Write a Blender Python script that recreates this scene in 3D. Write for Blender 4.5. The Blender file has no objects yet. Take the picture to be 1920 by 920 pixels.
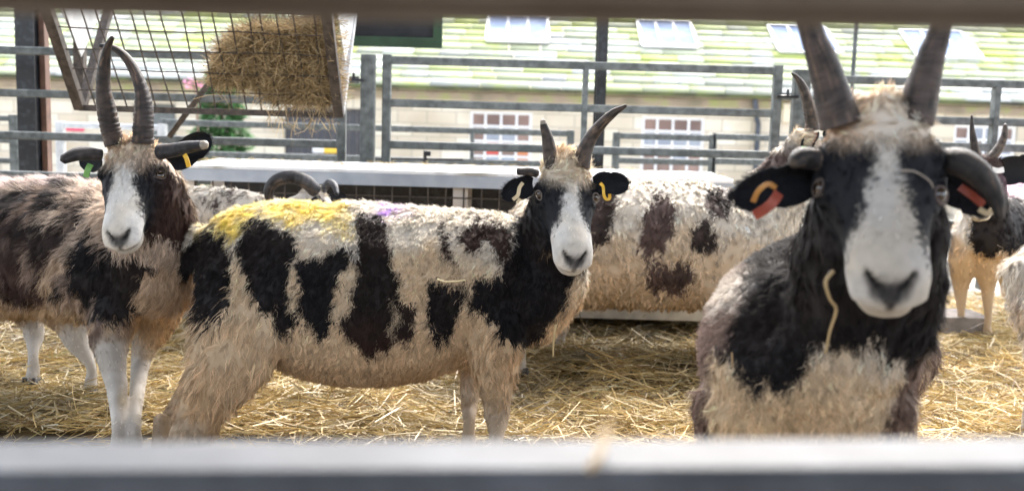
import bpy, bmesh, math, random
import numpy as np
from mathutils import Vector, Matrix
random.seed(7); rng = np.random.default_rng(11)
SC = bpy.context.scene; COL = SC.collection

# ------------------------------------------------------------------ camera
FPX = 2000.0
CAM = np.array([0.0, 0.0, 0.84])
PITCH = math.atan(260/FPX); ROLL = math.radians(1.6)
Fw = np.array([0, math.cos(PITCH), -math.sin(PITCH)])
_R0 = np.array([1.0, 0, 0]); _U0 = np.array([0, math.sin(PITCH), math.cos(PITCH)])
Rt = math.cos(ROLL)*_R0 + math.sin(ROLL)*_U0
Up = math.cos(ROLL)*_U0 - math.sin(ROLL)*_R0
cd = bpy.data.cameras.new('camera'); cam = bpy.data.objects.new('camera', cd); COL.objects.link(cam)
cam.matrix_world = Matrix(((Rt[0], Up[0], -Fw[0], CAM[0]), (Rt[1], Up[1], -Fw[1], CAM[1]), (Rt[2], Up[2], -Fw[2], CAM[2]), (0, 0, 0, 1)))
cd.sensor_width = 36; cd.lens = 36*FPX/1920; cd.clip_start = 0.05; cd.clip_end = 500
cd.dof.use_dof = True; cd.dof.focus_distance = 2.40; cd.dof.aperture_fstop = 3.9; cd.dof.aperture_blades = 9
SC.camera = cam

# ------------------------------------------------------------------ light
SUN_EL, SUN_AZ, EXPOSURE = 48.0, 14.0, 2.65      # sun behind the cottage, a little to the right
w = bpy.data.worlds.new('World'); SC.world = w; w.use_nodes = True
nt = w.node_tree; bg = nt.nodes['Background']; sky = nt.nodes.new('ShaderNodeTexSky')
sky.sky_type = 'NISHITA'; sky.sun_disc = False; sky.sun_elevation = math.radians(SUN_EL)
sky.sun_rotation = math.radians(SUN_AZ); sky.air_density = 1.0; sky.dust_density = 4.0; sky.ozone_density = 0.6
hs = nt.nodes.new('ShaderNodeHueSaturation'); hs.inputs['Saturation'].default_value = .5      # thin bright cloud: a paler sky
nt.links.new(sky.outputs[0], hs.inputs['Color']); nt.links.new(hs.outputs[0], bg.inputs[0]); bg.inputs[1].default_value = 0.15
sd = bpy.data.lights.new('sun', 'SUN'); sd.energy = 0.6; sd.angle = math.radians(30); sd.color = (1.0, 0.965, 0.9)
so = bpy.data.objects.new('sun', sd); COL.objects.link(so)
_e, _a = math.radians(SUN_EL), math.radians(SUN_AZ)
sdir = Vector((math.sin(_a)*math.cos(_e), math.cos(_a)*math.cos(_e), math.sin(_e)))
so.rotation_euler = (-sdir).to_track_quat('-Z', 'Y').to_euler()
SC.view_settings.view_transform = 'Standard'; SC.view_settings.look = 'None'
SC.view_settings.exposure = EXPOSURE; SC.view_settings.gamma = 1.0
try: SC.cycles.use_denoising = True
except Exception: pass

# ------------------------------------------------------------------ helpers
def W(px, py, Y):
    d = Fw + Rt*((px-960)/FPX) + Up*((460-py)/FPX)
    return CAM + d*(Y/d[1])
def proj(P):
    D = P - CAM; z = D@Fw
    return 960 + FPX*(D@Rt)/z, 460 - FPX*(D@Up)/z, z
def nrm(v): v = np.asarray(v, float); return v/(np.linalg.norm(v)+1e-12)
def nrma(v): return v/(np.linalg.norm(v, axis=-1, keepdims=True)+1e-12)

def hash3(i, j, k, s):
    n = (i*374761393 + j*668265263 + k*2147483647 + s*1274126177).astype(np.int64) & 0xffffffff
    n = ((n ^ (n >> 13))*1274126177) & 0xffffffff
    return ((n ^ (n >> 16)) & 0xffff)/65535.0
def noise(P, scale, seed=0):
    Q = np.asarray(P, float)*scale + 1000.0; I = np.floor(Q).astype(np.int64); f = Q-I; f = f*f*(3-2*f); r = 0
    for a in (0, 1):
        for b in (0, 1):
            for c in (0, 1):
                wt = (f[:, 0] if a else 1-f[:, 0])*(f[:, 1] if b else 1-f[:, 1])*(f[:, 2] if c else 1-f[:, 2])
                r = r + wt*hash3(I[:, 0]+a, I[:, 1]+b, I[:, 2]+c, seed)
    return r*2-1

def pip(px, py, poly):
    """signed distance in px to a polygon (positive inside)"""
    poly = np.asarray(poly, float); d = np.full(len(px), 1e9); ins = np.zeros(len(px), bool); n = len(poly)
    for i in range(n):
        x0, y0 = poly[i]; x1, y1 = poly[(i+1) % n]; ex, ey = x1-x0, y1-y0; wx, wy = px-x0, py-y0
        t = np.clip((wx*ex+wy*ey)/(ex*ex+ey*ey+1e-9), 0, 1); d = np.minimum(d, (wx-ex*t)**2+(wy-ey*t)**2)
        c = ((y0 > py) != (y1 > py)) & (px < (x1-x0)*(py-y0)/((y1-y0) if y1 != y0 else 1e-9)+x0); ins ^= c
    return np.sqrt(d)*np.where(ins, 1, -1)

def tag(o, label=None, cat=None, group=None, kind=None):
    if label: o['label'] = label
    if cat: o['category'] = cat
    if group: o['group'] = group
    if kind: o['kind'] = kind
    return o
def empty(name, loc, label, cat, group=None):
    o = bpy.data.objects.new(name, None); COL.objects.link(o); o.location = [float(v) for v in loc]; o.empty_display_size = .05
    return tag(o, label, cat, group)
def mkmesh(name, V, F, mat=None, parent=None, col=None, smooth=False):
    """V (n,3) world coordinates; F (m,3|4) int array or a list; col (n,3) linear colour"""
    me = bpy.data.meshes.new(name); V = np.asarray(V, np.float32)
    if isinstance(F, np.ndarray):
        k = F.shape[1]; me.vertices.add(len(V)); me.vertices.foreach_set('co', V.ravel())
        me.loops.add(F.size); me.loops.foreach_set('vertex_index', F.ravel().astype(np.int32))
        me.polygons.add(len(F)); me.polygons.foreach_set('loop_start', np.arange(0, F.size, k, dtype=np.int32))
        me.update(calc_edges=True)
    else:
        me.from_pydata([tuple(map(float, v)) for v in V], [], F); me.update()
    if col is not None:
        a = me.color_attributes.new('Col', 'FLOAT_COLOR', 'POINT')
        c = np.ones((len(V), 4), np.float32); c[:, :3] = col; a.data.foreach_set('color', c.ravel())
    if smooth: me.polygons.foreach_set('use_smooth', np.ones(len(me.polygons), bool))
    o = bpy.data.objects.new(name, me); COL.objects.link(o)
    if mat: me.materials.append(mat)
    if parent is not None:
        o.parent = parent
        o.matrix_parent_inverse = Matrix.Translation([-float(v) for v in world_loc(parent)])
    return o
def world_loc(o):
    return tuple(o.location) if o.type == 'EMPTY' else (0, 0, 0)

class MB:
    def __init__(s): s.V = []; s.F = []
    def add(s, V, F):
        n = len(s.V); s.V += [tuple(v) for v in V]; s.F += [tuple(i+n for i in f) for f in F]; return s
    def box(s, lo, hi, bev=0.0):
        return s.bar((np.array([(lo[0]+hi[0])/2, (lo[1]+hi[1])/2, lo[2]])), (np.array([(lo[0]+hi[0])/2, (lo[1]+hi[1])/2, hi[2]])), hi[0]-lo[0], hi[1]-lo[1], (1, 0, 0), bev)
    def bar(s, A, B, wa, wb, side=(0, 1, 0), bev=0.0):
        """rectangular bar from A to B; wa along side, wb along the other axis"""
        A = np.asarray(A, float); B = np.asarray(B, float); T = nrm(B-A); S = np.asarray(side, float); S = nrm(S-T*(S@T)); U = np.cross(S, T)
        a, b = wa/2, wb/2
        if bev > 0:
            c = [(a-bev, b), (a, b-bev), (a, -b+bev), (a-bev, -b), (-a+bev, -b), (-a, -b+bev), (-a, b-bev), (-a+bev, b)]
        else: c = [(a, b), (a, -b), (-a, -b), (-a, b)]
        k = len(c); V = [A+S*x+U*y for x, y in c]+[B+S*x+U*y for x, y in c]
        F = [(i, (i+1) % k, k+(i+1) % k, k+i) for i in range(k)]+[tuple(range(k))[::-1], tuple(range(k, 2*k))]
        return s.add(V, F)
    def tube(s, pts, r, n=8):
        V, F = tube_mesh([np.asarray(p, float) for p in pts], [r]*len(pts) if np.isscalar(r) else r, n); return s.add(V, F)
    def build(s, name, mat, parent=None, smooth=False):
        return mkmesh(name, s.V, s.F, mat, parent, smooth=smooth)
def tube_mesh(P, R, n=10, side=(0.13, 1, 0.07)):
    P = np.asarray(P, float); m = len(P); V = []; F = []
    T = np.gradient(P, axis=0)
    for i in range(m):
        t = nrm(T[i]); s = np.asarray(side, float); s = nrm(s-t*(s@t)); u = np.cross(t, s)
        for k in range(n):
            a = 2*math.pi*k/n; V.append(P[i]+R[i]*(math.cos(a)*s+math.sin(a)*u))
    for i in range(m-1):
        for k in range(n): F.append((i*n+k, i*n+(k+1) % n, (i+1)*n+(k+1) % n, (i+1)*n+k))
    F += [tuple(range(n))[::-1], tuple(range((m-1)*n, m*n))]
    return V, F
def catmull(P, m):
    P = np.asarray(P, float); n = len(P); E = np.vstack([2*P[0]-P[1], P, 2*P[-1]-P[-2]]); out = []
    for t in np.linspace(0, n-1, m):
        i = min(int(t), n-2); f = t-i; a, b, c, d = E[i], E[i+1], E[i+2], E[i+3]
        out.append(.5*((2*b)+(c-a)*f+(2*a-5*b+4*c-d)*f*f+(3*b-a-3*c+d)*f**3))
    return np.array(out)

# ------------------------------------------------------------------ materials
def newmat(name):
    m = bpy.data.materials.new(name); m.use_nodes = True; n = m.node_tree; return m, n, n.nodes['Principled BSDF']
def nd(n, t, **kw):
    x = n.nodes.new(t)
    for k, v in kw.items():
        if k in x.inputs: x.inputs[k].default_value = v
        else: setattr(x, k, v)
    return x
def noisemat(name, c1, c2, scale=8, rough=.6, metal=0, bump=0, c3=None, detail=6, lo=.35, hi=.65, stretch=None, spec=None):
    m, n, b = newmat(name); tc = nd(n, 'ShaderNodeTexCoord'); mp = nd(n, 'ShaderNodeMapping'); n.links.new(tc.outputs['Object'], mp.inputs[0])
    if stretch: mp.inputs['Scale'].default_value = stretch
    t = nd(n, 'ShaderNodeTexNoise', Scale=scale, Detail=detail); n.links.new(mp.outputs[0], t.inputs['Vector'])
    r = nd(n, 'ShaderNodeValToRGB'); e = r.color_ramp.elements; e[0].position = lo; e[1].position = hi
    e[0].color = (*c1, 1); e[1].color = (*c2, 1)
    if c3: x = e.new((lo+hi)/2); x.color = (*c3, 1)
    n.links.new(t.outputs['Fac'], r.inputs[0]); n.links.new(r.outputs[0], b.inputs['Base Color'])
    b.inputs['Roughness'].default_value = rough; b.inputs['Metallic'].default_value = metal
    if spec is not None: b.inputs['Specular IOR Level'].default_value = spec
    if bump:
        bp = nd(n, 'ShaderNodeBump', Strength=bump, Distance=.01); n.links.new(t.outputs['Fac'], bp.inputs['Height']); n.links.new(bp.outputs[0], b.inputs['Normal'])
    return m
def attrmat(name, rough=.8, transl=0.0, spec=.2, bump=0, bscale=200, gain=1.0, sheen=0):
    m, n, b = newmat(name); a = nd(n, 'ShaderNodeAttribute', attribute_name='Col')
    n.links.new(a.outputs['Color'], b.inputs['Base Color']); b.inputs['Roughness'].default_value = rough; b.inputs['Specular IOR Level'].default_value = spec
    if sheen: b.inputs['Sheen Weight'].default_value = sheen
    if bump:
        t = nd(n, 'ShaderNodeTexNoise', Scale=bscale, Detail=4); bp = nd(n, 'ShaderNodeBump', Strength=bump, Distance=.003)
        n.links.new(t.outputs['Fac'], bp.inputs['Height']); n.links.new(bp.outputs[0], b.inputs['Normal'])
    if transl:
        tr = nd(n, 'ShaderNodeBsdfTranslucent'); n.links.new(a.outputs['Color'], tr.inputs[0]); mx = nd(n, 'ShaderNodeMixShader'); mx.inputs[0].default_value = transl
        out = n.nodes['Material Output']; n.links.new(b.outputs[0], mx.inputs[1]); n.links.new(tr.outputs[0], mx.inputs[2]); n.links.new(mx.outputs[0], out.inputs[0])
    return m
M = {}
M['galv'] = noisemat('galvanised_steel', (.30, .32, .34), (.44, .46, .48), 60, .42, .75, .05, c3=(.36, .38, .40), detail=8)
M['galvdull'] = noisemat('weathered_galvanised', (.085, .095, .093), (.17, .185, .183), 30, .6, .3, .1, detail=8)
M['galvbright'] = noisemat('smooth_galvanised', (.50, .52, .55), (.66, .68, .70), 25, .38, .6, .04, detail=5)
M['sheet'] = noisemat('white_sheet_metal', (.34, .33, .30), (.70, .72, .75), 5, .35, .2, .06, lo=.32, hi=.46, detail=9)
M['black'] = noisemat('black_painted_steel', (.012, .013, .016), (.05, .055, .065), 30, .4, 0, .1, lo=.5, hi=.75)
M['rust'] = noisemat('brown_painted_timber', (.10, .055, .04), (.17, .09, .06), 20, .7, 0, .2)
M['rackmetal'] = noisemat('rusty_rack_steel', (.04, .032, .027), (.10, .08, .066), 40, .65, .2, .2)
M['panel'] = noisemat('pale_rack_panel', (.42, .43, .44), (.58, .58, .58), 18, .5, .2, .05)
M['green'] = noisemat('green_painted_board', (.014, .042, .016), (.022, .06, .024), 20, .55, 0, .05)
M['slateboard'] = noisemat('black_board', (.008, .008, .01), (.02, .02, .022), 12, .7)
M['concrete'] = noisemat('concrete', (.15, .14, .125), (.26, .24, .215), 14, .85, 0, .4, detail=8)
M['yard'] = noisemat('yard_ground', (.26, .24, .20), (.40, .37, .32), 3, .9, 0, .3)
M['block'] = noisemat('stone_block', (.18, .16, .145), (.30, .27, .25), 22, .9, 0, .4)
M['white'] = noisemat('white_window_paint', (.74, .75, .76), (.82, .82, .82), 6, .5)
M['pane'] = noisemat('window_glass_dark', (.16, .11, .10), (.30, .20, .17), 1.4, .12, 0, 0, detail=2)
M['paneorange'] = noisemat('orange_curtain', (.55, .20, .09), (.62, .27, .14), 3, .7)
M['paneblue'] = noisemat('blue_boxes', (.10, .18, .33), (.16, .25, .4), 3, .7)
M['panered'] = noisemat('red_boxes', (.5, .07, .06), (.55, .10, .08), 3, .7)
M['panelight'] = noisemat('pale_blind', (.24, .27, .33), (.34, .37, .42), 3, .5)
M['door'] = noisemat('dark_painted_door', (.035, .035, .045), (.06, .06, .07), 6, .5, 0, 0, stretch=(6, 1, 1))
M['pipe'] = noisemat('dark_downpipe', (.03, .04, .055), (.07, .08, .10), 10, .5)
M['signwhite'] = noisemat('white_sign', (.75, .75, .75), (.8, .8, .8), 3, .5)
M['signyellow'] = noisemat('yellow_sign', (.80, .50, .05), (.85, .56, .07), 3, .5)
M['signred'] = noisemat('red_sign', (.6, .06, .12), (.66, .08, .15), 3, .5)
M['pink'] = noisemat('pink_flower', (.75, .25, .42), (.8, .4, .55), 30, .7)
M['wood'] = noisemat('grey_wooden_rail', (.20, .16, .12), (.32, .27, .22), 15, .8, 0, .3, stretch=(1, 1, 6))
M['tagyellow'] = noisemat('yellow_ear_tag', (.75, .42, .03), (.8, .48, .05), 50, .4)
M['taggreen'] = noisemat('green_ear_tag', (.12, .30, .06), (.18, .38, .09), 50, .45)
M['tagred'] = noisemat('red_ear_tag', (.26, .04, .02), (.34, .065, .03), 50, .45)
M['tagorange'] = noisemat('orange_ear_tag', (.42, .18, .035), (.48, .22, .05), 50, .45)
M['tagcream'] = noisemat('cream_ear_tag', (.62, .50, .30), (.7, .56, .35), 50, .45)
M['leaf'] = attrmat('leaves', .6, .35, .3)
M['straw'] = attrmat('straw_stalks', .45, .22, .45)
M['hay'] = attrmat('hay_strands', .8, .2, .1)
M['wool'] = attrmat('wool_fibres', .75, .18, .15)
M['skin'] = attrmat('short_hair_skin', .7, 0, .25, .4, 350)
M['horn'] = attrmat('ridged_horn', .5, 0, .35, .35, 260)
M['hoof'] = noisemat('dark_hoof', (.03, .025, .02), (.07, .06, .05), 40, .5)
def eyemat():
    m, n, b = newmat('amber_eye'); a = nd(n, 'ShaderNodeAttribute', attribute_name='Col'); n.links.new(a.outputs['Color'], b.inputs['Base Color'])
    b.inputs['Roughness'].default_value = .06; b.inputs['Coat Weight'].default_value = .8; b.inputs['Coat Roughness'].default_value = .02; return m
M['eye'] = eyemat()
# ------------------------------------------------------------------ the setting
def zs(px, py, Y): return W(px, py, Y)[2]
def xs(px, py, Y): return W(px, py, Y)[0]
def gheight(x, y):
    """height of the ground: pen floor at 0, the yard falls away behind the pens"""
    t = np.clip((np.asarray(y, float)-8.5)/8.0, 0, 1); return -1.25*t*t*(3-2*t)
n = 120; gx = np.linspace(-90, 90, n); gy = np.concatenate([np.linspace(-40, -2, 10), np.linspace(-1, 24, 80), np.linspace(26, 160, 30)])
X, Y = np.meshgrid(gx, gy); Z = gheight(X, Y)-.004; V = np.stack([X.ravel(), Y.ravel(), Z.ravel()], 1)
idx = np.arange(X.size).reshape(X.shape); F = np.stack([idx[:-1, :-1].ravel(), idx[:-1, 1:].ravel(), idx[1:, 1:].ravel(), idx[1:, :-1].ravel()], 1)
tag(mkmesh('ground', V, F, M['yard'], smooth=True), kind='structure')
# concrete pen floor
tag(MB().add([(-6, -1.5, .004), (6, -1.5, .004), (6, 5.4, .004), (-6, 5.4, .004)], [(0, 1, 2, 3)]).build('pen_floor', M['concrete']), kind='structure')

# ---- unseen shed over the pens: roof and back wall shaped to shade the front
def shed():
    s = empty('unseen_shed', (0, -3, 0), 'unseen shed roof and low back wall shaped to shade the sheep pens', 'shed')
    roofm = noisemat('fibre_cement_sheet', (.10, .10, .095), (.17, .165, .155), 5, .9)
    m = MB(); N = 90; ys = [-3.6, 3.3]; zz = [4.3, 3.35]; V = []; F = []
    for k in range(N+1):
        x = -7+14*k/N; dz = .03*math.cos(k*math.pi)
        for y_, z_ in zip(ys, zz): V.append((x, y_, z_+dz))
    for k in range(N+1):
        x = -7+14*k/N; dz = .03*math.cos(k*math.pi)
        for y_, z_ in zip(ys, zz): V.append((x, y_, z_+dz+.02))
    o = 2*(N+1)
    for k in range(N): F += [(2*k, 2*k+1, 2*k+3, 2*k+2), (o+2*k, o+2*k+2, o+2*k+3, o+2*k+1)]
    m.add(V, F); m.build('roof', roofm, s)
    wl = noisemat('warm_bounce_boarding', (.22, .15, .09), (.34, .24, .15), 6, .9, stretch=(8, 1, 1))
    MB().box((-7, -3.7, 0), (7, -3.62, 1.7)).build('wall', wl, s)  # added behind the camera: cuts front sky, warm boards bounce light
    MB().box((-7, 3.15, 3.14), (7, 3.27, 3.30)).build('beam', M['black'], s)
    for x in (-6.9, 6.9):
        for y in (-3.4, 3.2): MB().box((x-.08, y-.08, 0), (x+.08, y+.08, 3.135)).build('post', M['black'], s)
shed()

# ---- cottage
BY = 20.0
def cottage():
    z0 = -1.25; ze = zs(960, 168, BY); xl, xr = -14.0, 16.0
    c = empty('stone_cottage', (0, BY, z0), 'long pale stone cottage with mossy slate roof and white windows', 'building')
    wm, nn, b = newmat('pale_sandstone_blocks'); tc = nd(nn, 'ShaderNodeTexCoord'); mp = nd(nn, 'ShaderNodeMapping'); mp.inputs['Rotation'].default_value = (math.radians(90), 0, 0)
    nn.links.new(tc.outputs['Object'], mp.inputs[0])
    bt = nd(nn, 'ShaderNodeTexBrick', Scale=1.0); bt.inputs['Brick Width'].default_value = .55; bt.inputs['Row Height'].default_value = .24; bt.inputs['Mortar Size'].default_value = .012
    bt.inputs['Color1'].default_value = (.80, .74, .62, 1); bt.inputs['Color2'].default_value = (.60, .52, .41, 1); bt.inputs['Mortar'].default_value = (.46, .42, .35, 1)
    nn.links.new(mp.outputs[0], bt.inputs['Vector'])
    t = nd(nn, 'ShaderNodeTexNoise', Scale=1.3, Detail=6); nn.links.new(tc.outputs['Object'], t.inputs['Vector'])
    mx = nd(nn, 'ShaderNodeMixRGB', blend_type='MULTIPLY'); r = nd(nn, 'ShaderNodeValToRGB'); r.color_ramp.elements[0].position = .3; r.color_ramp.elements[1].position = .7
    r.color_ramp.elements[0].color = (.75, .72, .66, 1); r.color_ramp.elements[1].color = (1, 1, 1, 1); nn.links.new(t.outputs['Fac'], r.inputs[0])
    mx.inputs[0].default_value = 1; nn.links.new(bt.outputs['Color'], mx.inputs[1]); nn.links.new(r.outputs[0], mx.inputs[2]); nn.links.new(mx.outputs[0], b.inputs['Base Color']); b.inputs['Roughness'].default_value = .9
    # openings: (x0,x1,z0,z1,kind)
    ops = []
    def op(px0, px1, py0, py1, kind):
        pm = (px0+px1)/2; ops.append((xs(px0, (py0+py1)/2, BY), xs(px1, (py0+py1)/2, BY), zs(pm, py1, BY), zs(pm, py0, BY), kind))
    op(880, 997, 209, 322, 'window'); op(1202, 1320, 219, 330, 'window'); op(1786, 1903, 235, 345, 'window'); op(250, 330, 195, 330, 'pdoor')
    op(533, 682, 203, 420, 'door')
    xsb = sorted(set([xl, xr]+[v for o in ops for v in o[:2]])); zsb = sorted(set([z0, ze]+[max(v, z0) for o in ops for v in o[2:4]]))
    m = MB()
    for i in range(len(xsb)-1):
        for j in range(len(zsb)-1):
            cx, cz = (xsb[i]+xsb[i+1])/2, (zsb[j]+zsb[j+1])/2
            if any(o[0] < cx < o[1] and o[2] < cz < o[3] for o in ops): continue
            m.box((xsb[i], BY, zsb[j]), (xsb[i+1], BY+.4, zsb[j+1]))
    m.build('wall', wm, c)
    # cornice and gutter
    MB().box((xl, BY-.06, ze-.22), (xr, BY-.002, ze-.08)).build('cornice', noisemat('mossy_cornice', (.22, .19, .13), (.30, .32, .12), 2, .9, c3=(.34, .27, .2)), c)
    MB().box((xl, BY-.22, ze-.04), (xr, BY-.08, ze+.02)).build('gutter', noisemat('dark_mossy_gutter', (.03, .028, .02), (.10, .12, .035), 2.2, .8), c)
    for (x0, x1, a, b_, kd) in ops:
        a = max(a, z0)
        if kd == 'window':
            f = MB(); t = .055; y0, y1 = BY+.05, BY+.12
            f.box((x0, y0, a), (x0+t, y1, b_)); f.box((x1-t, y0, a), (x1, y1, b_)); f.box((x0+t, y0, a), (x1-t, y1, a+t)); f.box((x0+t, y0, b_-t), (x1-t, y1, b_))
            wd = x1-x0; hg = b_-a; nc, nr = 4, 4
            for k in range(1, nc): xx = x0+wd*k/nc; f.box((xx-.02, y0+.004, a+t), (xx+.02, y1-.004, b_-t))
            for k in range(1, nr): zz = a+hg*k/nr; f.box((x0+t, y0+.008, zz-.02), (x1-t, y1-.008, zz+.02))
            fr = f.build('window', M['white'], c)
            MB().box((x0-.05, BY-.05, a-.08), (x1+.05, BY+.04, a-.003)).build('sill', M['white'], fr)
            p = MB().box((x0, y0+.035, a), (x1, y0+.045, b_)).build('pane', M['pane'], fr)
            wn = len([q for q in ops if q[4] == 'window'])
            # things seen through the panes
            first = abs(x0-ops[0][0]) < 1e-6
            def cell(ci, ri, mt, nm):
                MB().box((x0+wd*ci/nc+.03, y0+.02, a+hg*ri/nr+.03), (x0+wd*(ci+1)/nc-.03, y0+.03, a+hg*(ri+1)/nr-.03)).build(nm, mt, fr)
            if first:
                cell(3, 1, M['paneorange'], 'curtain'); cell(3, 0, M['paneorange'], 'curtain'); cell(1, 0, M['paneblue'], 'box'); cell(2, 0, M['paneblue'], 'box'); cell(1, 1, M['panered'], 'box'); cell(2, 2, M['panelight'], 'blind'); cell(1, 2, M['panelight'], 'blind')
            elif x0 > 6:
                for q in range(4):
                    for r_ in range(4):
                        if (q+r_) % 3: cell(q, r_, M['panelight'], 'blind')
            else:
                for q in range(4): cell(q, 2, M['panelight'], 'blind')
                cell(2, 1, M['panelight'], 'blind')
        elif kd == 'door':
            d = MB()
            for k in range(10):
                xa = x0+(x1-x0)*k/10; d.box((xa+.004, BY+.1, a), (xa+(x1-x0)/10-.004, BY+.16, b_))
            dr = d.build('door', M['door'], c)
            MB().box((x1-.25, BY+.06, a+1.0), (x1-.12, BY+.095, a+1.04)).build('handle', M['galv'], dr)
        else:
            MB().box((x0, BY+.1, a), (x1, BY+.16, b_)).build('shutter', M['galvdull'], c)
    # roof: lapped slate courses
    rm, nn, b = newmat('mossy_stone_slates'); tc = nd(nn, 'ShaderNodeTexCoord'); g = nd(nn, 'ShaderNodeAttribute', attribute_name='Col')
    t = nd(nn, 'ShaderNodeTexNoise', Scale=1.1, Detail=8); t.inputs['Roughness'].default_value = .65; nn.links.new(tc.outputs['Object'], t.inputs['Vector'])
    t2 = nd(nn, 'ShaderNodeTexNoise', Scale=9, Detail=4); nn.links.new(tc.outputs['Object'], t2.inputs['Vector'])
    ad = nd(nn, 'ShaderNodeMath', operation='ADD'); ml = nd(nn, 'ShaderNodeMath', operation='MULTIPLY'); ml.inputs[1].default_value = .35; nn.links.new(t2.outputs['Fac'], ml.inputs[0]); nn.links.new(t.outputs['Fac'], ad.inputs[0]); nn.links.new(ml.outputs[0], ad.inputs[1])
    r = nd(nn, 'ShaderNodeValToRGB'); r.color_ramp.elements[0].position = .70; r.color_ramp.elements[1].position = .95; nn.links.new(ad.outputs[0], r.inputs[0])
    mx = nd(nn, 'ShaderNodeMixRGB'); nn.links.new(r.outputs[0], mx.inputs[0]); nn.links.new(g.outputs['Color'], mx.inputs[1]); mx.inputs[2].default_value = (.34, .40, .045, 1)
    nn.links.new(mx.outputs[0], b.inputs['Base Color']); b.inputs['Roughness'].default_value = .85
    V = []; F = []; C = []; pit = math.radians(27); ca, sa = math.cos(pit), math.sin(pit); course = .33
    for k in range(30):
        s0 = k*course; x = xl-.3-random.random()*.4
        while x < xr+.3:
            wd = random.uniform(.4, .9)*(1.1-.014*k); th = random.uniform(.03, .05); dl = random.uniform(-.012, .012)
            y0 = BY-.2+(s0+dl)*ca; zz = ze+.02+(s0+dl)*sa+th; y1 = BY-.2+(s0+course+.06)*ca; z1 = ze+.02+(s0+course+.06)*sa
            a, e = x+.004, x+wd-.004; q = len(V)
            V += [(a, y0, zz), (e, y0, zz), (e, y1, z1), (a, y1, z1), (a, y0, zz-th-.02), (e, y0, zz-th-.02), (e, y1, z1-.03), (a, y1, z1-.03)]
            F += [(q, q+1, q+2, q+3), (q+4, q+5, q+1, q), (q+5, q+6, q+2, q+1), (q+4, q, q+3, q+7), (q+7, q+6, q+5, q+4), (q+3, q+2, q+6, q+7)]
            v = random.uniform(.26, .52); mo = min(1, max(0, .10+.055*k+.30*math.sin(x*.8+k*.6)*math.sin(x*.31+1.3*k)+random.gauss(0, .24)))*.9
            C += [tuple(a_*(1-mo)+b_*mo for a_, b_ in zip((v*.98, v, v*.94), (.28+v*.1, .33+v*.1, .08)))]*8; x += wd
    mkmesh('roof', V, np.array(F), rm, c, np.array(C))
    # skylights laid in the roof slope
    for (px0, px1, py0, py1) in ((912, 1028, 28, 76), (1205, 1308, 30, 86), (1462, 1572, 34, 96), (1722, 1840, 38, 106)):
        zb = None
        # find the point of the roof slope on the ray of the skylight's lower edge
        def hit(px, py):
            d = Fw + Rt*((px-960)/FPX) + Up*((460-py)/FPX)
            # plane: z-(ze+.09) = (y-(BY-.2))*tan(pit)
            tt = ((BY-.2)*-math.tan(pit)+(ze+.09)-CAM[2])/(d[2]-d[1]*math.tan(pit)); return CAM+d*tt
        p0, p1 = hit(px0, py1), hit(px1, py1); ln = 1.35
        up = np.array([0, ca, sa]); nv = np.array([0, -sa, ca]); rr = np.array([1.0, 0, 0]); wv = p1[0]-p0[0]
        f = MB(); t = .05
        f.bar(p0, p0+rr*wv, t, t, nv); f.bar(p0+up*ln, p0+rr*wv+up*ln, t, t, nv)
        f.bar(p0+up*.026, p0+up*(ln-.026), t, t, nv); f.bar(p0+rr*wv+up*.026, p0+rr*wv+up*(ln-.026), t, t, nv)
        for q in (1/3, 2/3): f.bar(p0+rr*wv*q+up*.026+nv*.006, p0+rr*wv*q+up*(ln-.026)+nv*.006, .03, .03, nv)
        sk = f.build('skylight', M['white'], c)
        a = p0+nv*.0; MB().add([a, a+rr*wv, a+rr*wv+up*ln, a+up*ln], [(0, 1, 2, 3)]).build('pane', M['skypane'], sk)
    # downpipe
    xd = xs(1418, 260, BY); MB().tube([(xd, BY-.09, z0), (xd, BY-.09, zs(1418, 232, BY)), (xd-.03, BY-.12, zs(1418, 226, BY)), (xd-.1, BY-.15, ze-.06)], .05, 8).build('downpipe', M['pipe'], c)
    sx, sz = xs(1472, 212, BY), zs(1472, 212, BY)
    MB().box((sx-.06, BY-.12, sz-.17), (sx+.06, BY-.003, sz+.17)).build('lantern', noisemat('cream_lantern', (.6, .52, .38), (.66, .58, .42), 5, .4), c)
M['skypane'] = noisemat('skylight_glass', (.22, .28, .40), (.34, .40, .52), 2, .8, .0, spec=0.0)
cottage()
def small_sign(name, px0, px1, py0, py1, mat, Y, label, cat='sign'):
    pm, qm = (px0+px1)/2, (py0+py1)/2
    o = MB().box((xs(px0, qm, Y), Y-.02, zs(pm, py1, Y)), (xs(px1, qm, Y), Y-.002, zs(pm, py0, Y))).build(name, mat); return tag(o, label, cat)
s = empty('door_sign', W(610, 278, BY+.08), 'small white and yellow sign on the dark cottage door', 'sign')
for px0, px1, mt, nm in ((585, 606, 'signwhite', 'white_field'), (606.5, 634, 'signyellow', 'yellow_field')):
    MB().box((xs(px0, 278, BY), BY+.055, zs(610, 287, BY)), (xs(px1, 278, BY), BY+.09, zs(610, 269, BY))).build(nm, M[mt], s)
small_sign('wall_sign', 124, 158, 237, 246, M['signred'], BY, 'small red sign on the pale wall behind the left sheep')

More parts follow.
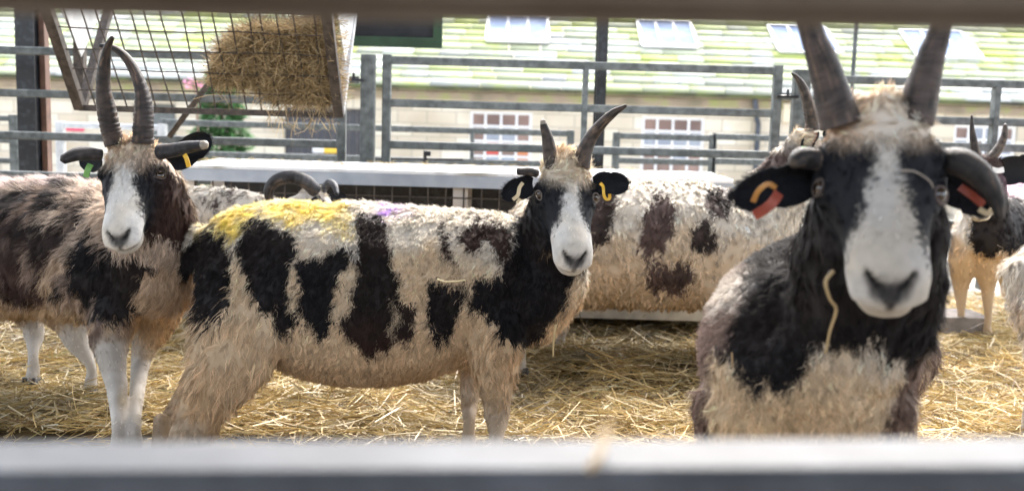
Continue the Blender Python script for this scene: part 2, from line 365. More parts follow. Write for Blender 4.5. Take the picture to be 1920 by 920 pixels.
# ---- conifer in front of the cottage
def conifer():
    bx = W(415, 300, 16.0); gz = float(gheight(0, 16)); c = empty('conifer_bush', (bx[0], 16, gz), 'bushy green conifer in front of the cottage wall beneath the hay rack', 'tree')
    top = zs(410, 120, 16.0); n = 7000; V = []; C = []; h = top-gz
    MB().tube([(bx[0], 16, gz), (bx[0]+.02, 16, gz+h*.5), (bx[0], 16, top-.1)], [.07, .045, .01], 8).build('trunk', M['rust'], c)
    P = []
    for i in range(n):
        t = random.random()**.8; a = random.uniform(0, 6.283); tier = .75+.25*math.sin(t*34+a*2); r = (1-t)**.7*.85*tier*random.uniform(.45, 1.05)+.02
        P.append((bx[0]+r*math.cos(a), 16+r*math.sin(a), gz+.15+t*(h-.15)-r*.25, a))
    F = []
    for i, (x, y, z, a) in enumerate(P):
        s = random.uniform(.03, .075); d = np.array([math.cos(a), math.sin(a), random.uniform(-.6, .3)]); d = nrm(d)*s*2; e = nrm(np.cross(d, [random.random()-.5, random.random()-.5, 1]))*s*.5
        o = np.array([x, y, z]); q = len(V); V += [o-e, o+e, o+d+e*.3, o+d-e*.3]; F.append((q, q+1, q+2, q+3)); v = random.uniform(.6, 1.3); C += [(.10*v, .22*v, .08*v)]*4
    mkmesh('crown', np.array(V), np.array(F), M['leaf'], c, np.array(C))
conifer()
f = MB()
fp = W(366, 160, 14.0); fr = empty('flowering_shrub', (fp[0], 14, float(gheight(0, 14))), 'slender stem with pink blossom behind the hay rack', 'plant')
MB().tube([(fp[0]+.1, 14, float(gheight(0, 14))), (fp[0]+.04, 14, .2), tuple(fp)], .012, 6).build('stem', M['rust'], fr)
for k in range(26):
    o = fp+rng.normal(0, 1, 3)*[.09, .05, .035]; a = rng.normal(0, 1, 3); b_ = rng.normal(0, 1, 3); a = nrm(a)*.04; b_ = nrm(b_)*.04
    f.add([o, o+a, o+a+b_, o+b_], [(0, 1, 2, 3)])
f.build('blossom', M['pink'], fr)

# ---- gates and rails behind the trough
GY = 4.6
def rail(m, px0, px1, py, Y, h=.034, d=.04, dz=0):
    """horizontal rail at the height seen at pixel ((px0+px1)/2, py)"""
    z = zs((px0+px1)/2, py, Y)+dz; m.bar((xs(px0, py, Y), Y, z), (xs(px1, py, Y), Y, z), d, h, (0, 1, 0), .004); return z
def gate(name, label, px0, px1, rails, Y, group, stile=.036, mid=None, mat='galvdull', z0=.1, cat='gate', topextra=0, railh=.034):
    xa, xb = xs(px0, 200, Y), xs(px1, 200, Y); o = empty(name, ((xa+xb)/2, Y, z0), label, cat, group)
    zt = None
    for py in rails:
        m = MB(); z = rail(m, px0, px1, py, Y, railh, .034); m.build('rail', M[mat], o); zt = z if zt is None else max(z, zt)
    for k in (1, 2) if len(rails) < 5 else ():
        z = zs((px0+px1)/2, rails[-1], Y)-.17*k
        if z > z0+.05: MB().bar((xa, Y, z), (xb, Y, z), .034, railh, (0, 1, 0), .004).build('rail', M[mat], o)
    for px, x in ((px0, xa), (px1, xb)):
        MB().box((x-stile/2, Y-.022, z0), (x+stile/2, Y+.022, zt+.022+topextra), .004).build('stile', M[mat], o)
    for px in mid or ():
        x = xs(px, 200, Y); MB().box((x-.012, Y-.026, z0), (x+.012, Y+.026, zt-.012), .003).build('brace', M[mat], o)
    return o
GG = 'galvanised gates behind the feed trough'
gate('metal_gate', 'wide galvanised gate in the middle behind the central sheep', 725, 1455, (123, 203, 281), GY, GG, mid=(1096,))
gate('metal_gate', 'galvanised gate behind the hay rack at the far left', -420, 641, (97, 177, 256), GY, GG)
gate('metal_gate', 'galvanised gate behind the horns of the closest sheep', 1500, 2400, (160, 231, 279), GY+.05, GG, mid=(1866,))
def post(name, label, px, pyt, wpx, Y, mat='galvdull', group=None, d=.06, cat='post', cap=True):
    x = xs(px, 200, Y); wd = wpx*Y/FPX; o = MB().box((x-wd/2, Y-d/2, 0), (x+wd/2, Y+d/2, zs(px, pyt, Y)), .006).build(name, M[mat]); return tag(o, label, cat, group)
p1 = post('gate_post', 'thick galvanised gate post left of the middle gate', 690, 103, 26, GY-.02, group='gate posts')
p2 = post('gate_post', 'thick galvanised gate post beside the left horn of the closest sheep', 1500, 131, 30, GY-.02, group='gate posts')
# latch bolts
for px, py, nm in ((663, 150, 'gate latch between the rack side gate and the thick post'), (1477, 181, 'gate latch at the right end of the middle gate')):
    Q = W(px, py, GY-.05); l = empty('gate_latch', Q, nm, 'latch', 'gate latches')
    MB().tube([Q+[-.045, 0, 0], Q+[.045, 0, 0]], .007, 8).build('bolt', M['black'], l); MB().tube([Q+[0, 0, -.005], Q+[0, 0, .03]], .006, 8).build('bolt_handle', M['black'], l)
    MB().box(Q+[-.02, .006, -.014], Q+[.02, .03, .014]).build('keeper', M['galvdull'], l)
# dark steel columns of the shed front
def column(px, wpx, Y, label, brown=False):
    x = xs(px, 170, Y); wd = wpx*Y/FPX; o = empty('steel_column', (x, Y, 0), label, 'column', 'dark steel columns of the shed front')
    m = MB(); t = .012; m.box((x-wd/2, Y-.07, 0), (x+wd/2, Y-.07+t, 3.2)); m.box((x-wd/2, Y+.07-t, 0), (x+wd/2, Y+.07, 3.2)); m.box((x-t/2, Y-.07+t, 0), (x+t/2, Y+.07-t, 3.2)); m.build('web', M['black'], o)
    if brown: MB().box((x+wd/2+.003, Y-.02, 0), (x+wd/2+.028, Y+.03, 3.2)).build('timber_strip', M['rust'], o)
column(61, 34, 5.0, 'dark steel column with a brown strip at the left edge behind the rails', True)
column(1125, 18, 5.0, 'slim black steel column behind the horns of the central sheep')
x = xs(1602, 100, 5.6); tag(MB().tube([(x, 5.6, -.0), (x, 5.6, 3.0)], .011, 8).build('thin_pole', M['galvdull']), 'thin grey vertical pole between the horns of the closest sheep', 'pole')
# second row of pens
Y2 = 6.6
G2 = 'pen hurdles in the second row'
gate('pen_hurdle', 'galvanised hurdle in the second row behind the left sheep', 112, 304, (237, 262, 298), Y2, G2, mat='galvbright', stile=.05, railh=.035)
gate('pen_hurdle', 'long galvanised hurdle in the second row behind the thick gate post', 306, 1072, (240, 298), Y2+.08, G2, mat='galvdull', stile=.045, mid=(887,), railh=.038)
gate('pen_hurdle', 'short galvanised hurdle in the second row right of the middle horns', 1158, 1340, (257, 303), Y2+.08, G2, mat='galvdull', stile=.045, railh=.038)
gate('pen_hurdle', 'galvanised hurdle in the second row partly behind the closest sheep', 1342, 1760, (262, 308), Y2+.08, G2, mat='galvdull', stile=.02, railh=.038)
gate('pen_hurdle', 'grey corner hurdle at the left edge beside the steel column', -80, 26, (221, 262, 300), 6.0, G2, mat='galvdull', stile=.05, railh=.03)
# thin bracket with a latch over the trough
Q = W(797, 292, 5.4); l = empty('rail_bracket', Q, 'thin bar and bracket just above the trough left of the central horns', 'bracket')
MB().tube([W(700, 297, 5.4), W(868, 299, 5.4)], .006, 6).build('bar', M['black'], l); MB().tube([W(797, 282, 5.4), W(797, 306, 5.4)], .009, 6).build('pin', M['black'], l); MB().box(Q+[.0, -.03, .0], Q+[.03, -.01, .025]).build('plate', M['black'], l)
# notice board with green frame under the shed beam
def board():
    Y = 4.9; x0, x1 = xs(648, 60, Y), xs(830, 60, Y); zb = zs(740, 89, Y); zt = zb+.52; t = .045
    o = empty('notice_board', ((x0+x1)/2, Y, zb), 'black board in a green frame hanging above the gates', 'sign')
    m = MB(); m.box((x0, Y-.03, zb), (x1, Y, zb+t)); m.box((x0, Y-.03, zt-t), (x1, Y, zt)); m.box((x0, Y-.03, zb+t), (x0+t*.9, Y, zt-t)); m.box((x1-t*.9, Y-.03, zb+t), (x1, Y, zt-t)); m.build('frame', M['green'], o)
    MB().box((x0+t*.9, Y-.012, zb+t), (x1-t*.9, Y-.004, zt-t)).build('panel', M['slateboard'], o)
    for x in (x0+.08, x1-.08): MB().tube([(x, Y-.015, zt), (x, Y-.015, 3.2)], .005, 6).build('chain', M['black'], o)
board()

# ---- hay rack
def rack():
    xl, xr = -1.557, xs(636, 200, 3.84); zb = zs(390, 209, 3.84); zt = zb+.62; yb = 3.84; yf, yr = 3.60, 4.10
    k = .62/(zs(95, 25, 3.6)-zb); 
    zt = zb+.60; sl = (zt-zb)
    yf = 3.84-.24*sl/ (zs(95,25,3.6)-zb); yr = 3.84+.24*sl/(zs(95,25,3.6)-zb)
    o = empty('hay_rack', ((xl+xr)/2, yb, zb), 'rusty V shaped wire hay rack half filled with hay above the left pen', 'hay rack')
    m = MB()
    for x in (xl, xr):
        m2 = MB(); m2.bar((x, yb, zb), (x, yf, zt), .035, .03, (1, 0, 0)); m2.build('end_post', M['rackmetal'], o)
        m2 = MB(); m2.bar((x, yb+.02, zb+.01), (x, yr, zt), .03, .025, (1, 0, 0)); m2.build('end_post', M['rackmetal'] if x < -1 else M['panel'], o)
    # sheet ends
    for x, xo in ((xl, .006), (xr, .018)):
        m2 = MB(); a = [(x+xo, yb, zb+.18), (x+xo, yf+.03, zt-.01), (x+xo, yr-.03, zt-.01)]; b_ = [(p[0]+.004, p[1], p[2]) for p in a]
        m2.add(a+b_, [(0, 1, 2), (5, 4, 3), (0, 3, 4, 1), (1, 4, 5, 2), (2, 5, 3, 0)]); m2.build('end_panel', M['panel'], o)
    m2 = MB(); m2.bar((xl, yb-.004, zb), (xr, yb-.004, zb), .02, .022); m2.build('bottom_bar', M['rackmetal'], o)
    for yy in (yf, yr): MB().bar((xl, yy, zt+.013), (xr, yy, zt+.013), .025, .025).build('top_bar', M['rackmetal'], o)
    # mesh front and back
    for nm, ye in (('front_mesh', yf),):
        m = MB(); n = 17 if ye == yf else 8
        for i in range(1, n):
            x = xl+(xr-xl)*i/n; j = random.uniform(-.006, .006)
            m.tube([(x+j, yb, zb+.012), (x-j*2, (yb+ye)/2+random.uniform(-.006, .006), (zb+zt)/2), (x, ye, zt)], .0028, 6)
        for i in range(1, 9 if ye == yf else 4):
            t = i/(9 if ye == yf else 4); m.tube([(xl+.02+(xr-xl-.04)*q/6, yb+(ye-yb)*t-.004, zb+(zt-zb)*t+random.uniform(-.004, .004)) for q in range(7)], .0026, 6)
        m.build(nm, M['rackmetal'], o)
    # bracket plates at the left that hook the rack on the gate
    m = MB(); m.bar(W(150, 70, 4.2), W(150, 200, 4.2), .04, .035, (1, 0, 0)); m.build('hook_post', M['rackmetal'], o)
    m = MB(); m.bar(W(480, 36, 4.12), W(318, 255, 4.4), .022, .02, (1, 0, 0)); m.build('diagonal_stay', M['rackmetal'], o)
    return xl, xr, yb, zb, zt, yf, yr
RACK = rack()

def strands(P0, D, L, wd, bend, n=3):
    """flat bent strands: roots P0, unit directions D, lengths, widths; returns V,F, per-strand vertex count"""
    N = len(P0); B = nrma(rng.normal(0, 1, (N, 3))); S = nrma(np.cross(D, B)); V = np.zeros((N, n+1, 2, 3))
    for i in range(n+1):
        s = i/n; c = P0+D*(L*(s-.5))[:, None]+B*(bend*L*(s-.5)**2*4)[:, None]
        wv = (wd*(1 if 0 < i < n else .75))[:, None]; V[:, i, 0] = c-S*wv/2; V[:, i, 1] = c+S*wv/2
    idx = np.arange(N)[:, None]*(2*(n+1)); F = []
    for i in range(n): F.append(np.stack([idx[:, 0]+2*i, idx[:, 0]+2*i+1, idx[:, 0]+2*i+3, idx[:, 0]+2*i+2], 1))
    return V.reshape(-1, 3), np.concatenate(F)
def hay():
    xl, xr, yb, zb, zt, yf, yr = RACK
    N = 17000; poly = [(396, 152), (404, 122), (420, 86), (444, 60), (475, 47), (530, 50), (560, 40), (600, 33), (618, -30), (640, -40), (632, 188), (600, 194), (560, 188), (505, 180), (496, 160), (440, 158)]
    Q = np.stack([rng.uniform(-1.25, xr-.012, 90000), rng.uniform(-1, 1, 90000), rng.uniform(zb, zt+.05, 90000)], 1); t = np.clip((Q[:, 2]-zb)/(zt-zb), 0, 1); Q[:, 1] = yb-np.abs(Q[:, 1])*np.maximum(.012, (yb-yf)*t)*1.02+.02*t
    px, py, _ = proj(Q); ins = np.array([pip(px, py, poly)]).ravel()+rng.normal(0, 4, 90000) > 0
    stray = (rng.random(90000) < .007) & (px > 400) & (py > 120); P = Q[ins | stray][:N]; N = len(P)
    nt_ = 70; tr = np.stack([rng.uniform(xs(500, 200, yb), xs(628, 200, yb), nt_), yb-.015+rng.normal(0, .01, nt_), zb-rng.uniform(-.01, .05, nt_)], 1); P = np.vstack([P, tr]); N = len(P)
    D = nrma(rng.normal(0, 1, (N, 3))*[1, .35, .6]); D[-nt_:] = nrma(rng.normal(0, .5, (nt_, 3))+[0, 0, -1.2]); L = rng.uniform(.03, .13, N); V, F = strands(P, D, L, rng.uniform(.0012, .003, N), rng.uniform(-.35, .35, N))
    v = rng.uniform(.5, 1.5, N)[:, None]; base = np.where(rng.random((N, 1)) < .25, [[.26, .19, .10]], [[.44, .34, .20]]); C = np.repeat(base*v, 8, 0)
    # dense core behind the strands
    tag(mkmesh('hay', V, F, M['hay'], None, C), 'heap of brown hay heaped in the right half of the wire rack', 'hay', kind='stuff')
hay()

# ---- feed trough behind the sheep
def trough():
    Y0, Y1 = 3.90, 4.38; x0, x1 = xs(342, 330, Y0), xs(1376, 330, Y0)
    zt = zs(860, 323, Y0); zl = zs(860, 352, Y0); o = empty('feed_trough', ((x0+x1)/2, 4.1, 0), 'long pale sheet metal feeder with a flat top behind the sheep', 'feeder')
    MB().box((x0, Y0, zt-.012), (x1, Y1, zt), .004).build('top_sheet', M['sheet'], o)
    MB().box((x0, Y0-.004, zl), (x1, Y0+.006, zt-.013)).build('front_lip', noisemat('grey_blue_lip', (.27, .31, .37), (.36, .40, .46), 9, .4, .3, .03), o)  # lip darker than the top: its facing-side shade put into the colour
    MB().box((x0+.0, Y1-.012, zl), (x1, Y1-.002, zt-.013)).build('rear_lip', M['galvdull'], o)
    for px in (356, 863, 1355):
        x = xs(px, 400, Y0+.05)
        for yy in (Y0+.03, Y1-.06): MB().box((x-.027, yy, .02), (x+.027, yy+.035, zt-.014)).build('leg', noisemat('pale_leg', (.42, .37, .32), (.52, .47, .42), 12, .7), o)
    MB().box((x0+.02, Y0-.03, .075), (x1-.02, Y0-.012, .135)).build('front_board', M['galvbright'], o)
    MB().box((x0+.02, Y0-.01, .072), (x1-.02, Y1-.03, .09)).build('tray', M['galvdull'], o)
    m = MB(); xx = x0+.04
    while xx < x1-.03: m.tube([(xx, Y0+.02, .12), (xx, Y0+.02, zl+.02)], .0035, 5); xx += .066
    for q in range(7): z = .14+.06*q; m.tube([(x0+.03, Y0+.026, z), (x1-.03, Y0+.026, z)], .003, 5)
    m.build('wire_mesh', M['rackmetal'], o)
    MB().box((x0+.03, Y1-.05, .09), (x1-.03, Y1-.035, zl)).build('back_sheet', M['black'], o)
trough()
def block():
    Q = W(1798, 602, 4.0); o = MB()
    x0, x1 = xs(1752, 585, 4.0), xs(1850, 585, 4.0); o.box((x0, 3.95, 0), (x1, 4.15, .1), .012); return tag(o.build('stone_block', M['block']), 'weathered stone block lying on the straw at the right', 'block')
block()

# ---- foreground gate, its rails just in front of the lens
def front_gate():
    Yb = .475; Yf = .428
    o = empty('foreground_gate', (0, .45, .3), 'galvanised gate rails out of focus across the top and bottom', 'gate')
    mats = M['fgrail']
    def rl(yl, yr_, h, top, dpt):
        A, B = W(0, yl, Yb), W(1920, yr_, Yb); T = nrm(B-A); A = A-T*1.2; B = B+T*1.2; d = np.array([0, -1, 0])*dpt/2
        off = np.array([0, 0, -h/2 if top else h/2])
        mats = M['fgrail'] if top else noisemat('shaded_brown_rail', (.095, .062, .038), (.15, .11, .075), 14, .6, .15, .08)  # top rail's shade and straw bounce put into a browner colour
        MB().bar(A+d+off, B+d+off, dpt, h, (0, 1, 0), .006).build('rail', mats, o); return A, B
    A, B = rl(822, 813, .045, True, .05)      # visible from above: its rear top edge
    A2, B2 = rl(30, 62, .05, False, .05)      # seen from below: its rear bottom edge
    for dz in (-.19, -.38): MB().bar(A+[0, -.025, dz], B+[0, -.025, dz], .05, .045, (0, 1, 0), .006).build('rail', mats, o)
    for P, Q in ((A, A2), (B, B2)): MB().bar((P[0], P[1]-.025, .1), (P[0], P[1]-.025, 1.15), .05, .05, (1, 0, 0), .006).build('stile', mats, o)
M['fgrail'] = noisemat('worn_galvanised_rail', (.078, .080, .086), (.138, .142, .152), 22, .55, .25, .08, c3=(.104, .107, .114), detail=6)
front_gate()
# ------------------------------------------------------------------ sheep
GB = (0, 0, -1)
class Tube:
    """a limb or trunk: nodes (px, py, depth Y, radius in px, side/up ratio); hair settings for the wool that grows on it"""
    def __init__(s, nodes, kind='body', side=(0, 1, 0), L=.024, dens=1.0, smooth=14, lift=.55, flow=GB, wd=.0024, clump=.009, crimp=.0012, world=None, dome=.6, n=18):
        s.kind, s.L, s.dens, s.smooth, s.lift, s.wd, s.clump, s.crimp, s.flow = kind, L, dens, smooth, lift, wd, clump, crimp, nrm(flow)
        if world is None:
            P, ru, rs = [], [], []
            for nd_ in nodes:
                px, py, Y, r = nd_[:4]; k = nd_[4] if len(nd_) > 4 else 1.0; p = W(px, py, Y); z = (p-CAM)@Fw
                P.append(p); ru.append(r*z/FPX); rs.append(r*z/FPX*k)
        else: P, ru, rs = world
        P = np.array(P, float); m = max(10, (len(P)-1)*6+1)
        A = catmull(np.column_stack([P, ru, rs]), m); s.P, s.ru, s.rs = A[:, :3], np.maximum(A[:, 3], .003), np.maximum(A[:, 4], .003)
        T = nrma(np.gradient(s.P, axis=0)); sd_ = np.asarray(side, float); S = nrma(sd_-T*(T@sd_)[:, None]); s.T, s.S, s.U = T, S, np.cross(S, T); s.n, s.dome = n, dome
    def mesh(s):
        rings = []
        def ring(p, S, U, a, b): return [p+S*a*math.cos(t)+U*b*math.sin(t) for t in np.linspace(0, 2*math.pi, s.n, endpoint=False)]
        e = min(s.rs[0], s.ru[0])*s.dome
        for q in (1.45, 1.0, .5): rings.append(ring(s.P[0]-s.T[0]*e*math.sin(q), s.S[0], s.U[0], s.rs[0]*math.cos(q), s.ru[0]*math.cos(q)))
        for i in range(len(s.P)): rings.append(ring(s.P[i], s.S[i], s.U[i], s.rs[i], s.ru[i]))
        e = min(s.rs[-1], s.ru[-1])*s.dome
        for q in (.5, 1.0, 1.45): rings.append(ring(s.P[-1]+s.T[-1]*e*math.sin(q), s.S[-1], s.U[-1], s.rs[-1]*math.cos(q), s.ru[-1]*math.cos(q)))
        V = np.array(rings).reshape(-1, 3); n = s.n; F = []
        for i in range(len(rings)-1):
            for k in range(n): F.append((i*n+k, i*n+(k+1) % n, (i+1)*n+(k+1) % n, (i+1)*n+k))
        F += [tuple(range(n))[::-1], tuple(range((len(rings)-1)*n, len(rings)*n))]
        return V, F
    def sdf(s, X):
        best = np.full(len(X), 9.0, np.float32)
        for i in range(0, len(s.P), 2):
            D = X-s.P[i]; a = D@s.S[i]; b = D@s.U[i]; c = D@s.T[i]; m = min(s.rs[i], s.ru[i])
            d = (np.sqrt((a/s.rs[i])**2+(b/s.ru[i])**2+(c/m)**2)-1)*m; best = np.minimum(best, d)
        return best

class Head:
    """head-local frame: y runs from poll to nose, z out of the face, x to the side"""
    def __init__(s, poll, nose, face, wide=1.0, brow=1.0):
        s.brow = brow
        P, N = W(*poll), W(*nose); s.y = nrm(N-P); z = np.asarray(face, float); s.z = nrm(z-s.y*(s.y@z)); s.x = np.cross(s.y, s.z)
        s.k = np.linalg.norm(N-P)/.26; s.P = P; s.w = wide
    def pt(s, x, y, z): return s.P+s.k*(s.x*x*s.w+s.y*y+s.z*z)
    def loc(s, X):
        D = (X-s.P)/s.k; return np.stack([D@s.x/s.w, D@s.y, D@s.z], 1)
    def tubes(s, L=.009, cap=True):
        k, w = s.k, s.w
        sec = [(-.035, .045, .045, -.045), (0, .060, .062, -.045), (.03, .070, .068, -.045), (.058, .076, .067, -.042), (.09, .070, .061, -.041), (.125, .060, .053, -.040), (.16, .052, .046, -.040), (.195, .049, .040, -.038), (.222, .049, .035, -.039), (.242, .044, .027, -.045), (.256, .034, .018, -.049)]
        kw = dict(kind='head', side=s.x, L=L, smooth=3, lift=.25, flow=s.y, wd=.0011, clump=.003, crimp=.0002, n=28)
        T = [Tube(None, world=([s.pt(0, y, cz) for y, hw, hh, cz in sec], [hh*k for y, hw, hh, cz in sec], [hw*k*w*np.interp(y, [.1, .2], [s.brow, 1]) for y, hw, hh, cz in sec]), dome=.75, **kw)]
        jaw = [(.0, .045, .04, -.085), (.06, .050, .034, -.088), (.12, .040, .026, -.080), (.18, .037, .022, -.078), (.222, .037, .020, -.079), (.246, .029, .015, -.076)]
        T.append(Tube(None, world=([s.pt(0, y, cz) for y, hw, hh, cz in jaw], [hh*k for y, hw, hh, cz in jaw], [hw*k*w for y, hw, hh, cz in jaw]), dome=.7, **kw))
        for sx in (-1, 1):      # brow ridge over each eye
            T.append(Tube(None, world=([s.pt(sx*.048, .028, -.012), s.pt(sx*.062, .048, -.012), s.pt(sx*.064, .070, -.020)], [.016*k, .020*k, .012*k], [.016*k, .018*k, .012*k]), **kw))
            T.append(Tube(None, world=([s.pt(sx*.026, .228, -.040), s.pt(sx*.026, .248, -.052)], [.020*k, .017*k], [.023*k, .019*k]), **kw))
        if cap:
            kc = dict(kw); kc.update(kind='cap', L=.024, lift=.8, flow=-s.y*.2+s.z, wd=.0018, clump=.006, crimp=.0012, smooth=4)
            T.append(Tube(None, world=([s.pt(0, -.035, -.014), s.pt(0, .0, -.004), s.pt(0, .030, .0), s.pt(0, .052, -.004)], [.038*k, .042*k, .027*k, .016*k], [.056*k*w, .064*k*w, .050*k*w, .030*k*w]), **kc))
        return T
    def slit(s, q, sx, r):
        """comma of the nostril: a short slit slanting from outside above to inside below"""
        ax, az, bx, bz = .025, -.020, .014, -.030; x = q[:, 0]*sx-ax; z = q[:, 2]-az; ex, ez = bx-ax, bz-az; t = np.clip((x*ex+z*ez)/(ex*ex+ez*ez), 0, 1)
        return np.exp(-((x-ex*t)**2+(z-ez*t)**2)/(r*(.75+.45*t))**2)*(q[:, 1] > .20)
    def deform(s, X):
        q = s.loc(X); k = s.k; out = X.copy()
        for sx in (-1, 1):
            # eye socket
            d = np.linalg.norm(q-np.array([sx*.074, .066, -.024]), axis=1); out -= (s.x*sx)[None]*(k*.008*np.exp(-(d/.016)**2))[:, None]
            # nostril: slanted slit
            g = s.slit(q, sx, .0042); out -= (s.y*.75+s.z*.45)[None]*(k*.012*g)[:, None]
            # hollow in front of the cheek
            d = np.linalg.norm((q-np.array([sx*.062, .13, -.045]))/np.array([1, 2.2, 1]), axis=1); out -= (s.x*sx)[None]*(k*.006*np.exp(-(d/.02)**2))[:, None]
        # mouth line and philtrum
        g = np.exp(-((q[:, 2]+.0635-.10*np.abs(q[:, 0]))/.0034)**2)*np.clip((q[:, 1]-.19)/.03, 0, 1); out -= (s.y*.6)[None]*(k*.009*g)[:, None]; out -= nrma(np.stack([q[:, 0], 0*q[:, 0], 0*q[:, 0]], 1))@np.array([s.x, s.y, s.z])*(k*.005*g)[:, None]
        g = np.exp(-(q[:, 0]/.003)**2)*np.exp(-((q[:, 2]+.057)/.013)**2)*(q[:, 1] > .22); out -= s.y[None]*(k*.005*g)[:, None]
        return out

def quads_of(ob):
    dg = bpy.context.evaluated_depsgraph_get(); ev = ob.evaluated_get(dg); me = ev.to_mesh(); n = len(me.vertices); V = np.empty(n*3, np.float32); me.vertices.foreach_get('co', V)
    m = len(me.loops); L = np.empty(m, np.int32); me.loops.foreach_get('vertex_index', L); ls = np.empty(len(me.polygons), np.int32); me.polygons.foreach_get('loop_total', ls)
    assert (ls == 4).all(); ev.to_mesh_clear(); return V.reshape(-1, 3).astype(np.float64), L.reshape(-1, 4)
def union(tubes, voxel):
    V, F = [], []
    for t in tubes:
        v, f = t.mesh(); n = len(V); V += list(v); F += [tuple(i+n for i in q) for q in f]
    o = mkmesh('tmp', V, F); bm = bmesh.new(); bm.from_mesh(o.data); bmesh.ops.recalc_face_normals(bm, faces=bm.faces); bm.to_mesh(o.data); bm.free()
    md = o.modifiers.new('r', 'REMESH'); md.mode = 'VOXEL'; md.voxel_size = voxel; bpy.context.view_layer.update()
    V, F = quads_of(o); me = o.data; bpy.data.objects.remove(o); bpy.data.meshes.remove(me); return V, F
def normals(V, F):
    n = np.cross(V[F[:, 2]]-V[F[:, 0]], V[F[:, 3]]-V[F[:, 1]]); out = np.zeros_like(V)
    for k in range(3):
        for c in range(4): out[:, k] += np.bincount(F[:, c], n[:, k], len(V))
    return nrma(out)
def lap(V, F, wts, it):
    e = np.vstack([F[:, [i, (i+1) % 4]] for i in range(4)]); cnt = np.bincount(e[:, 0], minlength=len(V))+np.bincount(e[:, 1], minlength=len(V)); cnt = np.maximum(cnt, 1)
    for i in range(it):
        A = np.zeros_like(V)
        for k in range(3): A[:, k] = np.bincount(e[:, 0], V[e[:, 1], k], len(V))+np.bincount(e[:, 1], V[e[:, 0], k], len(V))
        A /= cnt[:, None]; V = V+(A-V)*(.6*np.clip(wts-i, 0, 1))[:, None]
    return V

C_BLACK = np.array([.014, .012, .013]); C_DARK = np.array([.022, .016, .014]); C_BROWN = np.array([.060, .032, .024]); C_MID = np.array([.13, .085, .072])
C_CREAM = np.array([.74, .59, .41]); C_WHITE = np.array([.72, .65, .55]); C_TAN = np.array([.54, .37, .21]); C_YEL = np.array([.84, .64, .13]); C_PUR = np.array([.46, .25, .70]); C_PINK = np.array([.78, .50, .58])
C_FW = np.array([.80, .765, .71]); C_FB = np.array([.013, .014, .018]); C_GREY = np.array([.10, .095, .09])

